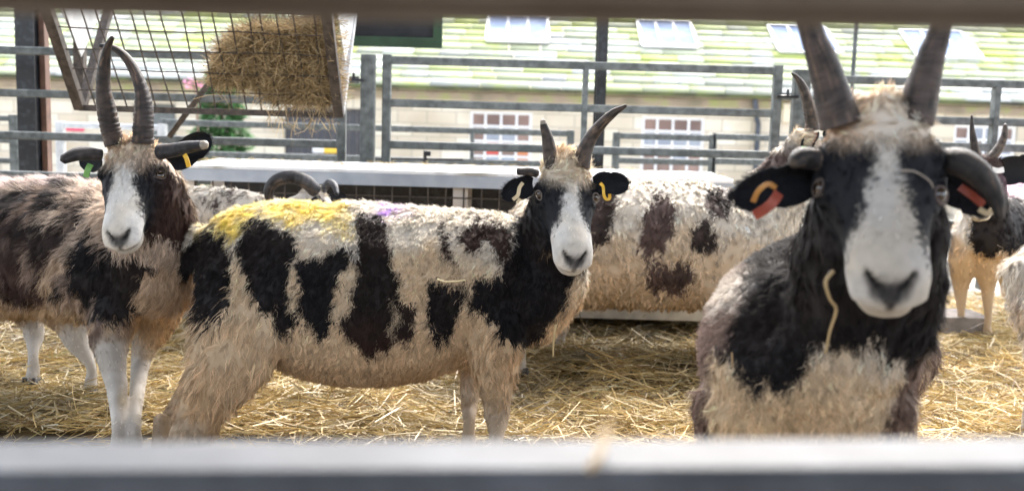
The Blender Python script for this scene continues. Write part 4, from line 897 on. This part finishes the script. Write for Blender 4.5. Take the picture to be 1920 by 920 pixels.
# ---- the sheep on the left ---------------------------------------------------
def left_sheep():
    H = Head((245, 290, 2.46), (214, 436, 2.28), (-.04, -1, .5), .98)
    T = [Tube([(-95, 468, 3.10, 62, 1.1), (-60, 466, 3.06, 98, 1.0), (10, 466, 2.96, 125, 1.0), (80, 466, 2.86, 130, .97), (150, 470, 2.76, 131, .95), (215, 484, 2.66, 122, .95), (268, 500, 2.59, 102, .95), (305, 515, 2.53, 72, 1.0)], kind='body', flow=(-.6, .3, -1), **dict(BD, L=.03, lift=.38)),
         Tube([(285, 520, 2.58, 86), (293, 470, 2.53, 80), (292, 420, 2.50, 74), (283, 365, 2.475, 64), (265, 325, 2.465, 54)], kind='neck', flow=(.1, -.3, -1), L=.020, dens=1, smooth=9, lift=.45, wd=.0021, clump=.007, crimp=.0014)]
    SH = dict(kind='shoulder', L=.014, dens=1, smooth=9, lift=.35, wd=.002, clump=.006, crimp=.001, side=(1, 0, 0))
    T.append(Tube([(225, 560, 2.56, 50), (208, 620, 2.52, 42), (208, 665, 2.50, 29)], **SH)); l1, f1 = leg([(207, 655, 2.49, 30), (214, 700, 2.46, 23), (219, 725, 2.43, 20), (221, 742, 2.42, 20.5), (220, 768, 2.41, 15.5), (219, 790, 2.40, 14.5)], (217, 2.32)); T.append(l1)
    T.append(Tube([(302, 565, 2.66, 46), (288, 610, 2.66, 38), (272, 648, 2.66, 24)], **SH)); l2, f2 = leg([(272, 645, 2.66, 25), (262, 690, 2.64, 17), (257, 725, 2.62, 14.5), (255, 742, 2.61, 14.5), (251, 762, 2.58, 10)], (249, 2.34)); T.append(l2)
    T.append(Tube([(20, 530, 3.06, 58), (45, 575, 3.02, 36), (60, 606, 3.0, 22)], **SH)); l3, f3 = leg([(61, 598, 3.0, 21), (64, 630, 2.98, 18), (63, 655, 2.97, 16)], (60, 2.95)); T.append(l3)
    T.append(Tube([(85, 535, 2.84, 58), (112, 578, 2.84, 42), (128, 606, 2.84, 28)], **SH)); l4, f4 = leg([(130, 598, 2.84, 28), (142, 635, 2.84, 24), (151, 662, 2.84, 20), (157, 680, 2.84, 17)], (168, 2.84)); T.append(l4)
    dark = [[(-120, 380), (0, 352), (68, 350), (112, 338), (148, 343), (132, 362), (84, 392), (62, 414), (96, 418), (140, 378), (180, 358), (184, 378), (156, 402), (132, 440), (100, 470), (76, 500), (90, 545), (70, 572), (28, 566), (-120, 560)],
            [(165, 422), (182, 440), (202, 478), (290, 486), (285, 508), (263, 520), (255, 560), (234, 606), (168, 604), (140, 580), (148, 556), (104, 566), (98, 530), (128, 492), (150, 458)],
            [(300, 310), (335, 335), (368, 395), (372, 440), (350, 478), (328, 462), (298, 440), (270, 436), (250, 380), (270, 320)]]
    def cf(X, kk):
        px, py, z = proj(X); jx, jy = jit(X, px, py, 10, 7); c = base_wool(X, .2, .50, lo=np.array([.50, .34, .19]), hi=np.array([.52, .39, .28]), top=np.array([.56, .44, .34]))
        c = mixc(c, .6*np.clip((358-py+14*noise(X, 14, 71))/22, 0, 1)*(px < 200), np.array([.82, .68, .68]))
        c = tint(jx, jy, dark[:1], c, C_DARK, C_BROWN*1.5, X, 6); c = tint(jx, jy, dark[1:2], c, C_BLACK, C_DARK*1.3, X, 5)
        c = tint(jx, jy, dark[2:], c, C_DARK*1.2, C_BROWN, X, 5)
        wisp = np.clip((noise(X, 30, 72)-.38)*3, 0, .65)*(px < 190); c = mixc(c, wisp, np.array([.40, .29, .22]))
        lg = np.clip(kk['leg']*1.4, 0, 1); n = noise(X, 24, 73); c = mixc(c, lg, np.array([.62, .57, .50])+.14*n[:, None]); kn = np.clip(1-np.hypot((px-228)/14, (py-748)/26), 0, 1); c = mixc(c, kn*.7, np.array([.42, .32, .17]))
        br = np.clip(kk['shoulder']*1.2, 0, 1)*(px < 248)*(py > 600)*(px > 150)*np.clip(.5+noise(X, 40, 74), 0, 1); c = mixc(c, br*.8, C_MID)
        c = face_colour(H, X, c, kk, [(-.02, .06), (.015, .045), (.05, .027), (.09, .025), (.12, .028), (.15, .034), (.18, .046), (.215, .08)], muzzle=.196, twist=-.02)
        return capcolour(c, kk, X, np.array([.76, .58, .41]), np.array([.82, .70, .56]))
    s = make_sheep('spotted sheep at the left facing the camera, two tall horns whose tips cross', floorpt(150, 2.85), T, H, cf, 140000, eyes=((-1, 176, 346), (1, 300, 328)), voxel=.0055, rows=3)
    for f in (f1, f2, f3, f4): hoof(s, f)
    horn(s, [(216, 272, 2.45, 18), (207, 240, 2.45, 18), (200, 205, 2.45, 17.5), (194, 165, 2.445, 13.5), (195, 130, 2.44, 12), (198, 105, 2.43, 9), (203, 85, 2.42, 7), (211, 70, 2.41, 4)], .085, .012, (.060, .040, .030), seed=5, n=24)
    horn(s, [(268, 268, 2.45, 20), (269, 240, 2.45, 19), (270, 205, 2.455, 17.5), (266, 170, 2.46, 13), (253, 135, 2.465, 10.5), (235, 107, 2.47, 8.5), (212, 90, 2.475, 6), (188, 86, 2.48, 4)], .085, .012, (.054, .040, .035), seed=6, n=24)
    horn(s, [(190, 290, 2.42, 10), (165, 288, 2.40, 13), (142, 290, 2.38, 12.5), (118, 299, 2.36, 9)], .02, .02, (.055, .047, .045), seed=7, m=60)
    horn(s, [(300, 285, 2.43, 14), (325, 282, 2.41, 13.5), (352, 276, 2.39, 12), (386, 271, 2.37, 8)], .02, .018, (.050, .047, .050), seed=8, m=60, tip_light=True)
    e1 = ear(s, (186, 306, 2.45), (148, 296, 2.50), 40, (-.3, -1, -.1), cup=.5); e2 = ear(s, (318, 306, 2.45), (394, 254, 2.46), 52, (.2, -1, -.3), cup=.5)
    ear_tag(e1, [(170, 308, 2.40), (165, 318, 2.395), (161, 332, 2.395)], 11, 'taggreen'); ear_tag(e2, [(346, 290, 2.375), (350, 298, 2.37), (354, 313, 2.372)], 8, 'tagyellow')
    eye(s, H, -1); eye(s, H, 1)
left_sheep()

# ---- the closest sheep -------------------------------------------------------
def near_sheep():
    H = Head((1650, 238, 1.355), (1676, 518, 1.17), (-.24, -1, .5), 1.03, 1.11)
    T = [Tube([(1525, 690, 1.42, 95, 1.3), (1517, 680, 1.47, 165, 1.12), (1514, 655, 1.58, 192, 1.03), (1532, 622, 1.80, 178, 1.0), (1562, 590, 2.05, 158, .98), (1582, 570, 2.24, 118, 1.0)], kind='body', side=(1, 0, 0), flow=(0, .5, -1), **BD),
         Tube([(1590, 640, 1.47, 130), (1620, 560, 1.43, 142, .9), (1634, 470, 1.405, 140, .9), (1646, 380, 1.39, 124, .9), (1650, 315, 1.385, 96, .9)], kind='neck', flow=(-.1, 0, -1), L=.022, dens=1, smooth=10, lift=.4, wd=.0018, clump=.007, crimp=.0014)]
    SH = dict(kind='shoulder', L=.022, dens=.8, smooth=10, lift=.35, wd=.0022, clump=.007, crimp=.0018, side=(1, 0, 0))
    F_ = []
    for px, Y, yy in ((1400, 1.52, 1.50), (1620, 1.50, 1.48)):
        T.append(Tube([(px, 760, Y, 105), (px+4, 860, Y, 82), (px+8, 950, Y, 50)], **SH)); l, f = leg([(px+8, 930, Y, 50), (px+9, 1040, Y, 34), (px+9, 1110, Y, 32), (px+9, 1180, Y, 24)], (px+9, yy)); T.append(l); F_.append(f)
    for px, Y in ((1500, 2.12), (1650, 2.16)):
        T.append(Tube([(px, 660, Y, 105), (px, 730, Y+.05, 70), (px, 790, Y+.12, 36)], **SH)); l, f = leg([(px, 775, Y+.11, 34), (px, 840, Y+.17, 26), (px, 900, Y+.15, 18)], (px, Y+.13)); T.append(l); F_.append(f)
    dark = [[(1404, 470), (1478, 380), (1500, 300), (1800, 300), (1800, 560), (1745, 640), (1700, 690), (1640, 640), (1560, 640), (1510, 664), (1492, 702), (1466, 722), (1434, 712), (1406, 752), (1380, 708), (1352, 660), (1390, 560)]]
    brown = [[(1420, 430), (1360, 470), (1325, 530), (1300, 610), (1288, 700), (1295, 800), (1330, 850), (1332, 700), (1350, 662), (1390, 690), (1440, 560), (1450, 470)],
             [(1690, 700), (1722, 630), (1742, 640), (1732, 720), (1722, 820), (1640, 860), (1676, 760)], [(1752, 610), (1768, 700), (1748, 760), (1738, 690)]]
    def cf(X, kk):
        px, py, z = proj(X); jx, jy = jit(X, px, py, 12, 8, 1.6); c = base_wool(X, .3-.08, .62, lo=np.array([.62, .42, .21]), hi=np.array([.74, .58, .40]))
        c = mixc(c, np.clip((1500-px)/60, 0, 1)*np.clip((470-py)/40, 0, 1), C_WHITE)  # pale shoulder top: strong rim light put into the wool colour
        c = tint(jx, jy, brown, c, np.array([.14, .085, .062]), np.array([.28, .19, .15]), X, 12); c = tint(jx, jy, dark, c, C_BLACK, C_DARK, X, 10)
        g = np.clip(1.4-np.hypot((jx-1366)/42, (jy-545+ (jx-1364)*.5)/30), 0, 1); c = mixc(c, np.clip((1302-jx)/8, 0, 1)*(py > 640), C_WHITE); c = mixc(c, g, np.array([.62, .55, .47]))  # left outer edge: rim light painted white; the flank spot is fleece pattern
        nk = np.clip(kk['neck']*1.5-.2, 0, 1)*(py < 590); c = mixc(c, nk*.9, C_DARK*1.2)
        c = face_colour(H, X, c, kk, [(-.02, .06), (.015, .044), (.04, .012), (.07, .009), (.10, .014), (.13, .020), (.16, .028), (.19, .038), (.215, .050), (.235, .08)], muzzle=.222, white=C_FW*[.86, .84, .82], mottle=.2, twist=.04, pad=.85)
        return capcolour(c, kk, X, np.array([.80, .60, .43]), np.array([.84, .74, .62]))
    s = make_sheep('closest spotted sheep facing the camera, head blurred beneath two thick horns', floorpt(1540, 1.8), T, H, cf, 130000, eyes=((-1, 1535, 354), (1, 1762, 366)), voxel=.005, lowview=.2)
    for f in F_: hoof(s, f)
    horn(s, [(1578, 232, 1.345, 38), (1566, 195, 1.345, 36), (1556, 160, 1.345, 32.5), (1540, 110, 1.34, 28), (1524, 70, 1.335, 23), (1504, 10, 1.33, 18), (1488, -60, 1.325, 13), (1482, -110, 1.32, 6)], .018, .016, (.085, .064, .056), seed=9, n=36, fade=1.1)
    horn(s, [(1712, 228, 1.345, 38), (1722, 195, 1.345, 35), (1733, 150, 1.34, 30), (1747, 100, 1.335, 25), (1761, 60, 1.33, 20.5), (1776, 0, 1.325, 15), (1780, -60, 1.32, 9)], .018, .016, (.085, .062, .054), seed=10, n=36, fade=1.1)
    horn(s, [(1772, 302, 1.33, 24), (1805, 306, 1.31, 27), (1842, 332, 1.30, 24), (1866, 372, 1.295, 17), (1876, 410, 1.29, 7)], .015, .02, (.045, .038, .034), seed=11, n=28)
    horn(s, [(1532, 300, 1.34, 20), (1504, 296, 1.33, 20), (1488, 304, 1.32, 13)], .015, .02, (.05, .045, .045), seed=12, m=40)
    e1 = ear(s, (1530, 338, 1.37), (1372, 356, 1.33), 84, (.1, -1, -.25), cup=.5, bend=(0, 0, -.06), hairs=1800); e2 = ear(s, (1760, 338, 1.385), (1868, 392, 1.365), 66, (-.1, -1, -.25), cup=.4, hairs=1200)
    ear_tag(e1, [(1412, 378, 1.305), (1422, 358, 1.30), (1440, 345, 1.30), (1454, 352, 1.305)], 9, 'tagorange'); ear_tag(e1, [(1460, 362, 1.305), (1450, 378, 1.298), (1434, 392, 1.297), (1414, 404, 1.30)], 19, 'tagred')
    ear_tag(e2, [(1800, 350, 1.325), (1822, 366, 1.32), (1844, 384, 1.32)], 15, 'tagred'); ear_tag(e2, [(1836, 392, 1.316), (1852, 400, 1.315), (1864, 392, 1.315)], 10, 'tagcream')
    eye(s, H, -1); eye(s, H, 1, rim=(.13, .10, .09))
near_sheep()

# ---- the sheep behind the right shoulder of the middle one --------------------
def behind_sheep():
    T = [Tube([(972, 470, 3.42, 62), (1000, 464, 3.42, 95), (1060, 459, 3.42, 116), (1150, 457, 3.42, 120), (1240, 460, 3.42, 119), (1330, 464, 3.42, 115), (1400, 470, 3.42, 98), (1440, 468, 3.42, 66)], kind='body', flow=(-.1, 0, -1), **dict(BD, L=.022, wd=.0034, clump=.009, crimp=.003, lift=.5)),
         Tube([(1405, 450, 3.42, 84), (1445, 385, 3.40, 62), (1478, 320, 3.38, 46), (1500, 282, 3.38, 34)], kind='neck', L=.020, dens=1, smooth=6, lift=.6, wd=.003, clump=.009, crimp=.003)]
    H = Head((1512, 262, 3.36), (1600, 335, 3.30), (.45, -.2, .9), 1.0)
    SH = dict(kind='shoulder', L=.018, dens=1, smooth=8, lift=.35, wd=.003, clump=.006, crimp=.001, side=(1, 0, 0)); F_ = []
    for px, Y, dx in ((1030, 3.55, 22), (985, 3.22, -6), (1380, 3.52, 0), (1350, 3.3, 0)):
        T.append(Tube([(px, 530, Y, 50), (px+dx/2, 580, Y, 34), (px+dx, 605, Y, 19)], **SH)); l, f = leg([(px+dx, 598, Y, 18), (px+dx, 625, Y, 14), (px+dx, 645, Y, 12)], (px+dx, Y)); T.append(l); F_.append(f)
    dark = [[(1105, 372), (1140, 350), (1160, 365), (1156, 400), (1138, 445), (1118, 460), (1100, 430)], [(1216, 384), (1240, 364), (1262, 366), (1272, 392), (1264, 432), (1240, 478), (1210, 486), (1196, 470), (1200, 430)],
            [(1324, 356), (1360, 350), (1378, 366), (1370, 396), (1344, 410), (1326, 390)], [(1296, 420), (1330, 408), (1342, 430), (1340, 466), (1310, 476), (1292, 456)], [(1212, 496), (1250, 486), (1300, 496), (1304, 530), (1270, 550), (1226, 546), (1208, 520)]]
    def cf(X, kk):
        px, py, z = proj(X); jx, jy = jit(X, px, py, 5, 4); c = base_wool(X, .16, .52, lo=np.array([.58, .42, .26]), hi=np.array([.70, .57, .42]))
        c = tint(jx, jy, dark, c, C_DARK*1.5, C_MID*.9, X, 6)
        nk = np.clip(kk['neck']*1.5-.2, 0, 1)*np.clip((345-py)/30, 0, 1); c = mixc(c, nk*np.clip(.7+noise(X, 30, 80), 0, 1)*np.clip((py-262)/14, 0, 1), C_MID)
        c = mixc(c, kk['leg'], C_WHITE*.8); c = mixc(c, kk['head'], C_DARK); return capcolour(c, kk, X, C_CREAM, C_WHITE)
    s = make_sheep('cream sheep with brown spots side on between the middle sheep and the closest one', floorpt(1200, 3.42), T, H, cf, 46000, voxel=.007, lowview=.2)
    for f in F_: hoof(s, f)
    horn(s, [(1524, 245, 3.36, 13), (1520, 215, 3.36, 12.5), (1513, 185, 3.36, 10.5), (1503, 160, 3.36, 8), (1494, 146, 3.36, 5), (1485, 138, 3.36, 2.5)], .09, .012, (.085, .065, .052), seed=13)
    horn(s, [(1545, 245, 3.42, 13), (1552, 210, 3.42, 11), (1560, 180, 3.42, 6)], .07, .012, (.085, .065, .052), seed=14)
    e = ear(s, (1528, 246, 3.33), (1507, 285, 3.29), 26, (-.5, -1, .2), cup=.8, inner=(.35, .13, .06), hairs=100); ear_tag(e, [(1508, 274, 3.27), (1506, 286, 3.27)], 9, 'taggreen'); ear(s, (1545, 250, 3.42), (1580, 262, 3.45), 24, (.5, -1, .2), hairs=50)
    eye(s, H, -1); eye(s, H, 1)
behind_sheep()

# ---- the sheep feeding behind the yellow rump ---------------------------------
def feeding_sheep():
    T = [Tube([(215, 430, 3.62, 45), (250, 418, 3.62, 62), (340, 415, 3.62, 68), (430, 420, 3.62, 68), (500, 432, 3.62, 62), (540, 440, 3.62, 48)], kind='body', flow=(-.1, 0, -1), **dict(BD, L=.020, wd=.0034, lift=.5)),
         Tube([(510, 430, 3.6, 50), (560, 400, 3.57, 36), (592, 376, 3.55, 24)], kind='neck', L=.02, dens=1, smooth=8, lift=.5, wd=.003, clump=.009, crimp=.002)]
    H = Head((592, 362, 3.56), (660, 432, 3.5), (.5, -.2, .8), .95)
    SH = dict(kind='shoulder', L=.018, dens=.8, smooth=8, lift=.35, wd=.003, clump=.006, crimp=.001, side=(1, 0, 0)); F_ = []
    for px, Y in ((265, 3.72), (290, 3.52), (500, 3.72), (480, 3.52)):
        T.append(Tube([(px, 480, Y, 36), (px, 530, Y, 26), (px, 565, Y, 16)], **SH)); l, f = leg([(px, 555, Y, 15), (px, 590, Y, 12), (px, 620, Y, 11)], (px, Y)); T.append(l); F_.append(f)
    dark = [[(372, 366), (382, 364), (390, 378), (386, 386), (376, 380)], [(410, 356), (440, 356), (442, 366), (425, 378), (412, 376)], [(396, 376), (412, 376), (410, 392), (396, 388)], [(446, 360), (464, 360), (464, 366), (450, 368)]]
    def cf(X, kk):
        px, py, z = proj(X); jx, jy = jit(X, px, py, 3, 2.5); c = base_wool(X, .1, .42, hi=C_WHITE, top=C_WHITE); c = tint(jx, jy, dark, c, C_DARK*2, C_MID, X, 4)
        c = mixc(c, kk['leg'], C_WHITE*.8); c = mixc(c, kk['head'], C_FW*.95); return capcolour(c, kk, X, C_WHITE, C_WHITE)
    s = make_sheep('whitish sheep feeding behind the yellow dyed rump, one dark horn curled round', floorpt(380, 3.62), T, H, cf, 18000, voxel=.008, lowview=.2, rows=3)
    for f in F_: hoof(s, f)
    horn(s, [(592, 358, 3.53, 13), (572, 340, 3.50, 13), (545, 332, 3.48, 12.5), (518, 338, 3.47, 11.5), (504, 356, 3.47, 10), (506, 378, 3.48, 7)], .02, .015, (.06, .058, .062), seed=15)
    horn(s, [(606, 356, 3.58, 7), (616, 343, 3.56, 7), (627, 348, 3.53, 6.5), (632, 364, 3.5, 4)], .02, .015, (.10, .105, .12), seed=16, m=40)
    ear(s, (604, 372, 3.52), (575, 392, 3.48), 22, (0, -1, .2), hairs=50); ear(s, (618, 366, 3.6), (650, 372, 3.62), 20, (0, -1, .2), hairs=50); eye(s, H, -1); eye(s, H, 1)
feeding_sheep()

# ---- the sheep at the far right ----------------------------------------------
def far_sheep():
    H = Head((1852, 310, 3.86), (1846, 400, 3.74), (-.05, -1, .3), 1.0)
    T = [Tube([(1846, 440, 3.88, 40, 1.0), (1850, 436, 3.95, 60, .95), (1872, 425, 4.15, 72, 1.0), (1905, 420, 4.45, 74, 1.0), (1935, 418, 4.75, 60, 1.0)], kind='body', side=(1, 0, 0), flow=(0, .4, -1), **dict(BD, L=.022, wd=.0036)),
         Tube([(1848, 430, 3.93, 48), (1850, 380, 3.90, 38), (1852, 340, 3.88, 32)], kind='neck', L=.018, dens=1, smooth=8, lift=.5, wd=.003, clump=.008, crimp=.002)]
    SH = dict(kind='shoulder', L=.016, dens=1, smooth=8, lift=.35, wd=.003, clump=.006, crimp=.001, side=(1, 0, 0)); F_ = []
    for px, Y, q in ((1800, 3.98, 1), (1856, 3.95, -4), (1890, 4.6, 0), (1940, 4.6, 0)):
        T.append(Tube([(px, 460, Y, 32), (px+q, 500, Y, 25), (px+q, 530, Y, 17)], **SH)); l, f = leg([(px+q, 520, Y, 16), (px+q, 555, Y, 12), (px+q, 580, Y, 11)], (px+q, Y)); T.append(l); F_.append(f)
    T[2] = Tube([(1822, 440, 3.96, 34), (1806, 480, 3.96, 28), (1801, 530, 3.98, 17)], **SH)
    dark = [[(1826, 400), (1850, 392), (1900, 360), (1950, 400), (1940, 480), (1870, 470), (1848, 484), (1826, 474), (1818, 450)]]
    def cf(X, kk):
        px, py, z = proj(X); jx, jy = jit(X, px, py, 4, 3); c = base_wool(X, .12, .45, lo=np.array([.55, .38, .2]), hi=np.array([.66, .46, .28]))
        c = tint(jx, jy, dark, c, C_BLACK, C_DARK, X, 4); c = mixc(c, np.clip((372-py)/12, 0, 1)*(px > 1870), C_PINK); c = mixc(c, kk['leg']*.6, np.array([.7, .55, .4])); nk = kk['neck']*(py < 400); c = mixc(c, nk, C_DARK)
        c = face_colour(H, X, c, kk, [(0, .03), (.05, .012), (.15, .02), (.18, .05), (.21, .08)], muzzle=.19); return capcolour(c, kk, X, C_DARK*2, C_MID)
    s = make_sheep('dark headed sheep at the far right behind the curled horn, two thin horns', floorpt(1885, 4.3), T, H, cf, 20000, voxel=.008, lowview=.2, rows=3)
    for f in F_: hoof(s, f)
    horn(s, [(1832, 302, 3.86, 10), (1827, 275, 3.86, 8), (1823, 245, 3.86, 5), (1822, 217, 3.86, 2)], .03, .012, (.05, .042, .038), seed=17)
    horn(s, [(1852, 300, 3.86, 9), (1866, 287, 3.86, 9), (1878, 268, 3.86, 7.5), (1884, 250, 3.86, 6), (1885, 234, 3.86, 4)], .03, .012, (.12, .095, .08), seed=18)
    ear(s, (1868, 322, 3.86), (1950, 312, 3.84), 56, (.1, -1, -.1), cup=.4, hairs=200); ear(s, (1832, 324, 3.86), (1772, 330, 3.84), 50, (-.1, -1, -.1), cup=.4, hairs=200)
    e = [o for o in s.children if o.name.startswith('ear')][0]; ear_tag(e, [(1860, 318, 3.80), (1872, 320, 3.795), (1882, 318, 3.80)], 10, 'signwhite')
    eye(s, H, -1); eye(s, H, 1)
far_sheep()

def edge_sheep():
    T = [Tube([(1935, 500, 2.80, 45, 1.0), (1958, 505, 2.80, 88, 1.0), (2010, 510, 2.80, 120, 1.0), (2100, 515, 2.80, 142, 1.0), (2250, 515, 2.80, 146, 1.0), (2400, 510, 2.80, 135, 1.0), (2480, 500, 2.80, 95, 1.0)], kind='body', flow=(.1, 0, -1), **dict(BD, L=.034, wd=.0026, lift=.3)),
         Tube([(2460, 470, 2.8, 90), (2520, 400, 2.8, 66), (2560, 340, 2.8, 50)], kind='neck', L=.02, dens=.6, smooth=8, lift=.5, wd=.003, clump=.008, crimp=.002),
         Tube([(1930, 510, 2.76, 50, .8), (1925, 560, 2.74, 40, .7), (1922, 600, 2.74, 28)], kind='tail', L=.03, dens=1, smooth=5, lift=.3, wd=.0024, clump=.008, crimp=.003)]
    H = Head((2575, 330, 2.8), (2670, 440, 2.75), (.6, -.2, .7), 1.0)
    SH = dict(kind='shoulder', L=.03, dens=1, smooth=8, lift=.3, wd=.0026, clump=.007, crimp=.002, side=(1, 0, 0)); F_ = []
    for px, Y in ((1968, 2.70), (1985, 2.9), (2400, 2.72), (2430, 2.9)):
        T.append(Tube([(px, 580, Y, 62), (px-10, 640, Y, 44), (px-18, 680, Y, 27)], **SH)); l, f = leg([(px-18, 670, Y, 24), (px-22, 720, Y, 18), (px-24, 755, Y, 15)], (px-24, Y)); T.append(l); F_.append(f)
    def cf(X, kk):
        px, py, z = proj(X); c = base_wool(X, .05, .35, lo=np.array([.70, .60, .46]), hi=C_WHITE, top=C_WHITE); g = np.clip(1-np.hypot((px-1915)/22, (py-570)/50), 0, 1); c = mixc(c, g*.7, np.array([.55, .38, .26]))
        c = mixc(c, kk['leg'], C_WHITE); c = mixc(c, kk['head'], C_FW); return capcolour(c, kk, X)
    s = make_sheep('white woolly sheep cut off by the right edge of the picture', floorpt(2150, 2.8), T, H, cf, 26000, voxel=.008, lowview=.15)
    for f in F_: hoof(s, f)
    horn(s, [(2570, 315, 2.78, 14), (2560, 270, 2.78, 12), (2540, 230, 2.78, 5)], .05, .012, seed=19); horn(s, [(2595, 315, 2.84, 14), (2590, 270, 2.85, 12), (2580, 230, 2.86, 5)], .05, .012, seed=20)
    ear(s, (2565, 345, 2.74), (2520, 370, 2.70), 36, (0, -1, .1), hairs=50); ear(s, (2600, 345, 2.9), (2630, 350, 2.96), 36, (0, -1, .1), hairs=50); eye(s, H, -1); eye(s, H, 1)
edge_sheep()

# ------------------------------------------------------------------ straw bedding
def straw_h(x, y):
    P = np.stack([x, y, 0*x], 1); h = .020*noise(P, 2.1, 90)+.014*noise(P, 6, 91)+.008*noise(P, 16, 92)+.016
    h = h+.05*np.exp(-((x-.45)/.5)**2-((y-3.35)/.28)**2)-.03*np.exp(-((x-.2)/.6)**2-((y-3.0)/.15)**2); return np.maximum(h, .006)*np.clip((y-2.45)/.22, .12, 1)
def straw():
    nx, ny = 360, 200; gx = np.linspace(-3.2, 3.4, nx); gy = np.linspace(2.35, 5.2, ny); X, Y = np.meshgrid(gx, gy); Z = straw_h(X.ravel(), Y.ravel())-.004
    V = np.stack([X.ravel(), Y.ravel(), Z], 1); idx = np.arange(nx*ny).reshape(ny, nx); F = np.stack([idx[:-1, :-1].ravel(), idx[:-1, 1:].ravel(), idx[1:, 1:].ravel(), idx[1:, :-1].ravel()], 1)
    v = .6+.5*noise(V, 60, 93)+.3*noise(V, 9, 94); C0 = np.array([.13, .085, .03])*np.clip(v, .25, 1.5)[:, None]
    Vs, Fs, Cs = [V], [F], [C0]; nv = len(V)
    def batch(N, ylo, yhi, L0, L1, w0, w1, lift, tl, xlo=-3.0, xhi=3.2, pw=1.0):
        nonlocal nv
        x = rng.uniform(xlo, xhi, N); y = ylo+(yhi-ylo)*rng.random(N)**pw; k = np.abs(x) < y*.56+.3; x, y = x[k], y[k]; N = len(x)
        h = straw_h(x, y); P = np.stack([x, y, h+rng.uniform(0, .022, N)*lift], 1); el = rng.normal(0, .16, N)*tl; th = rng.uniform(0, 6.283, N)
        D = np.stack([np.cos(th)*np.cos(el), np.sin(th)*np.cos(el), np.sin(el)], 1); L = rng.uniform(L0, L1, N); v, f = strands(P, D, L, rng.uniform(w0, w1, N), rng.normal(0, .10, N), 3)
        # keep stalks on top of the floor
        v[:, 2] = np.maximum(v[:, 2], .006+rng.random(len(v))*.004)
        base = np.array([[.57, .42, .17], [.67, .53, .28], [.42, .29, .11], [.76, .66, .44], [.26, .16, .065], [.40, .35, .15]])[rng.choice(6, N, p=[.32, .26, .18, .12, .08, .04])]
        patch = np.clip(.95+.5*noise(P, 2.6, 95)+.35*noise(P, 9, 96), .3, 1.25)[:, None]; c = base*rng.uniform(.65, 1.15, (N, 1))*patch; Vs.append(v); Fs.append(f+nv); Cs.append(np.repeat(c, 8, 0)); nv += len(v)
    batch(72000, 2.55, 5.0, .03, .13, .0015, .0040, 1, 1.0, pw=1.25)
    batch(16000, 2.55, 4.2,   .10, .24, .0018, .0045, 1.3, 1.1, pw=1.2)
    batch(2200, 2.35, 2.75, .03, .12, .0018, .0035, .4, .3)
    batch(700, 2.6, 4.0, .05, .16, .0022, .004, 2, 4.0)
    tag(mkmesh('straw_bedding', np.vstack(Vs), np.vstack(Fs), M['straw'], None, np.clip(np.vstack(Cs), .01, .9)), 'loose golden straw bedding strewn over the pen floor', 'straw', kind='stuff')
straw()
def trough_litter():
    N = 260; x = rng.uniform(xs(350, 330, 4.0), xs(1360, 330, 4.0), N); y = rng.uniform(3.93, 4.35, N); z0 = zs(860, 323, 3.90)
    P = np.stack([x, y, np.full(N, z0+.004)+rng.uniform(0, .006, N)], 1); th = rng.uniform(0, 6.28, N); D = np.stack([np.cos(th), np.sin(th), rng.normal(0, .06, N)], 1); v, f = strands(P, D, rng.uniform(.015, .09, N), rng.uniform(.0015, .0035, N), rng.normal(0, .1, N), 3)
    v[:, 2] = np.maximum(v[:, 2], z0+.002); c = np.repeat(np.array([[.45, .33, .14]])*rng.uniform(.5, 1.3, (N, 1)), 8, 0)
    tag(mkmesh('scattered_hay', v, f, M['straw'], None, c), 'wisps of hay scattered on top of the sheet metal feeder', 'hay', kind='stuff')
trough_litter()

# loose bits of straw on the animals and the rail
def wisp(pts, wpx, col, label, group='stray straws caught on wool and rails'):
    P = catmull([W(*p) for p in pts], 16); z = (P[0]-CAM)@Fw; r = wpx/2*z/FPX; v, f = tube_mesh(P, list(np.linspace(r, r*.6, 16)), 6)
    o = mkmesh('stray_straw', v, f, M['straw'], None, np.tile(np.array(col), (len(v), 1)), smooth=True); return tag(o, label, 'straw', group)
wisp([(820, 523, 2.235), (838, 528, 2.23), (874, 525, 2.235)], 3.5, (.72, .62, .36), 'pale straw lying on the flank of the middle sheep')
wisp([(1562, 508, 1.225), (1548, 528, 1.215), (1556, 560, 1.22), (1568, 580, 1.24), (1556, 620, 1.27), (1548, 662, 1.275)], 8, (.55, .40, .20), 'curling straw hanging from the jaw of the closest sheep')
wisp([(1690, 320, 1.215), (1716, 322, 1.212), (1742, 338, 1.215), (1750, 352, 1.22)], 5, (.35, .30, .25), 'thin bent straw over the right eye of the closest sheep')
wisp([(1042, 608, 2.36), (1038, 640, 2.355), (1037, 668, 2.35)], 5, (.70, .56, .30), 'straw tuft hanging from the chest of the middle sheep')
wisp([(1372, 660, 1.40), (1374, 690, 1.395)], 4, (.45, .30, .14), 'short brown straw on the left chest of the closest sheep')
wisp([(1142, 800, .455), (1132, 820, .447), (1124, 850, .430), (1106, 878, .418)], 22, (.72, .50, .24), 'blurred orange straw draped over the lower foreground rail')

# origins: give every top-level mesh an origin at its base
for o in [o for o in SC.objects if o.type == 'MESH' and o.parent is None and not o.children]:
    me = o.data; n = len(me.vertices); a = np.empty(n*3, np.float32); me.vertices.foreach_get('co', a); a = a.reshape(-1, 3)
    c = np.array([(a[:, 0].min()+a[:, 0].max())/2, (a[:, 1].min()+a[:, 1].max())/2, a[:, 2].min()], np.float32); me.vertices.foreach_set('co', (a-c).ravel()); me.update(); o.location = [float(v) for v in c]
bpy.context.view_layer.update()
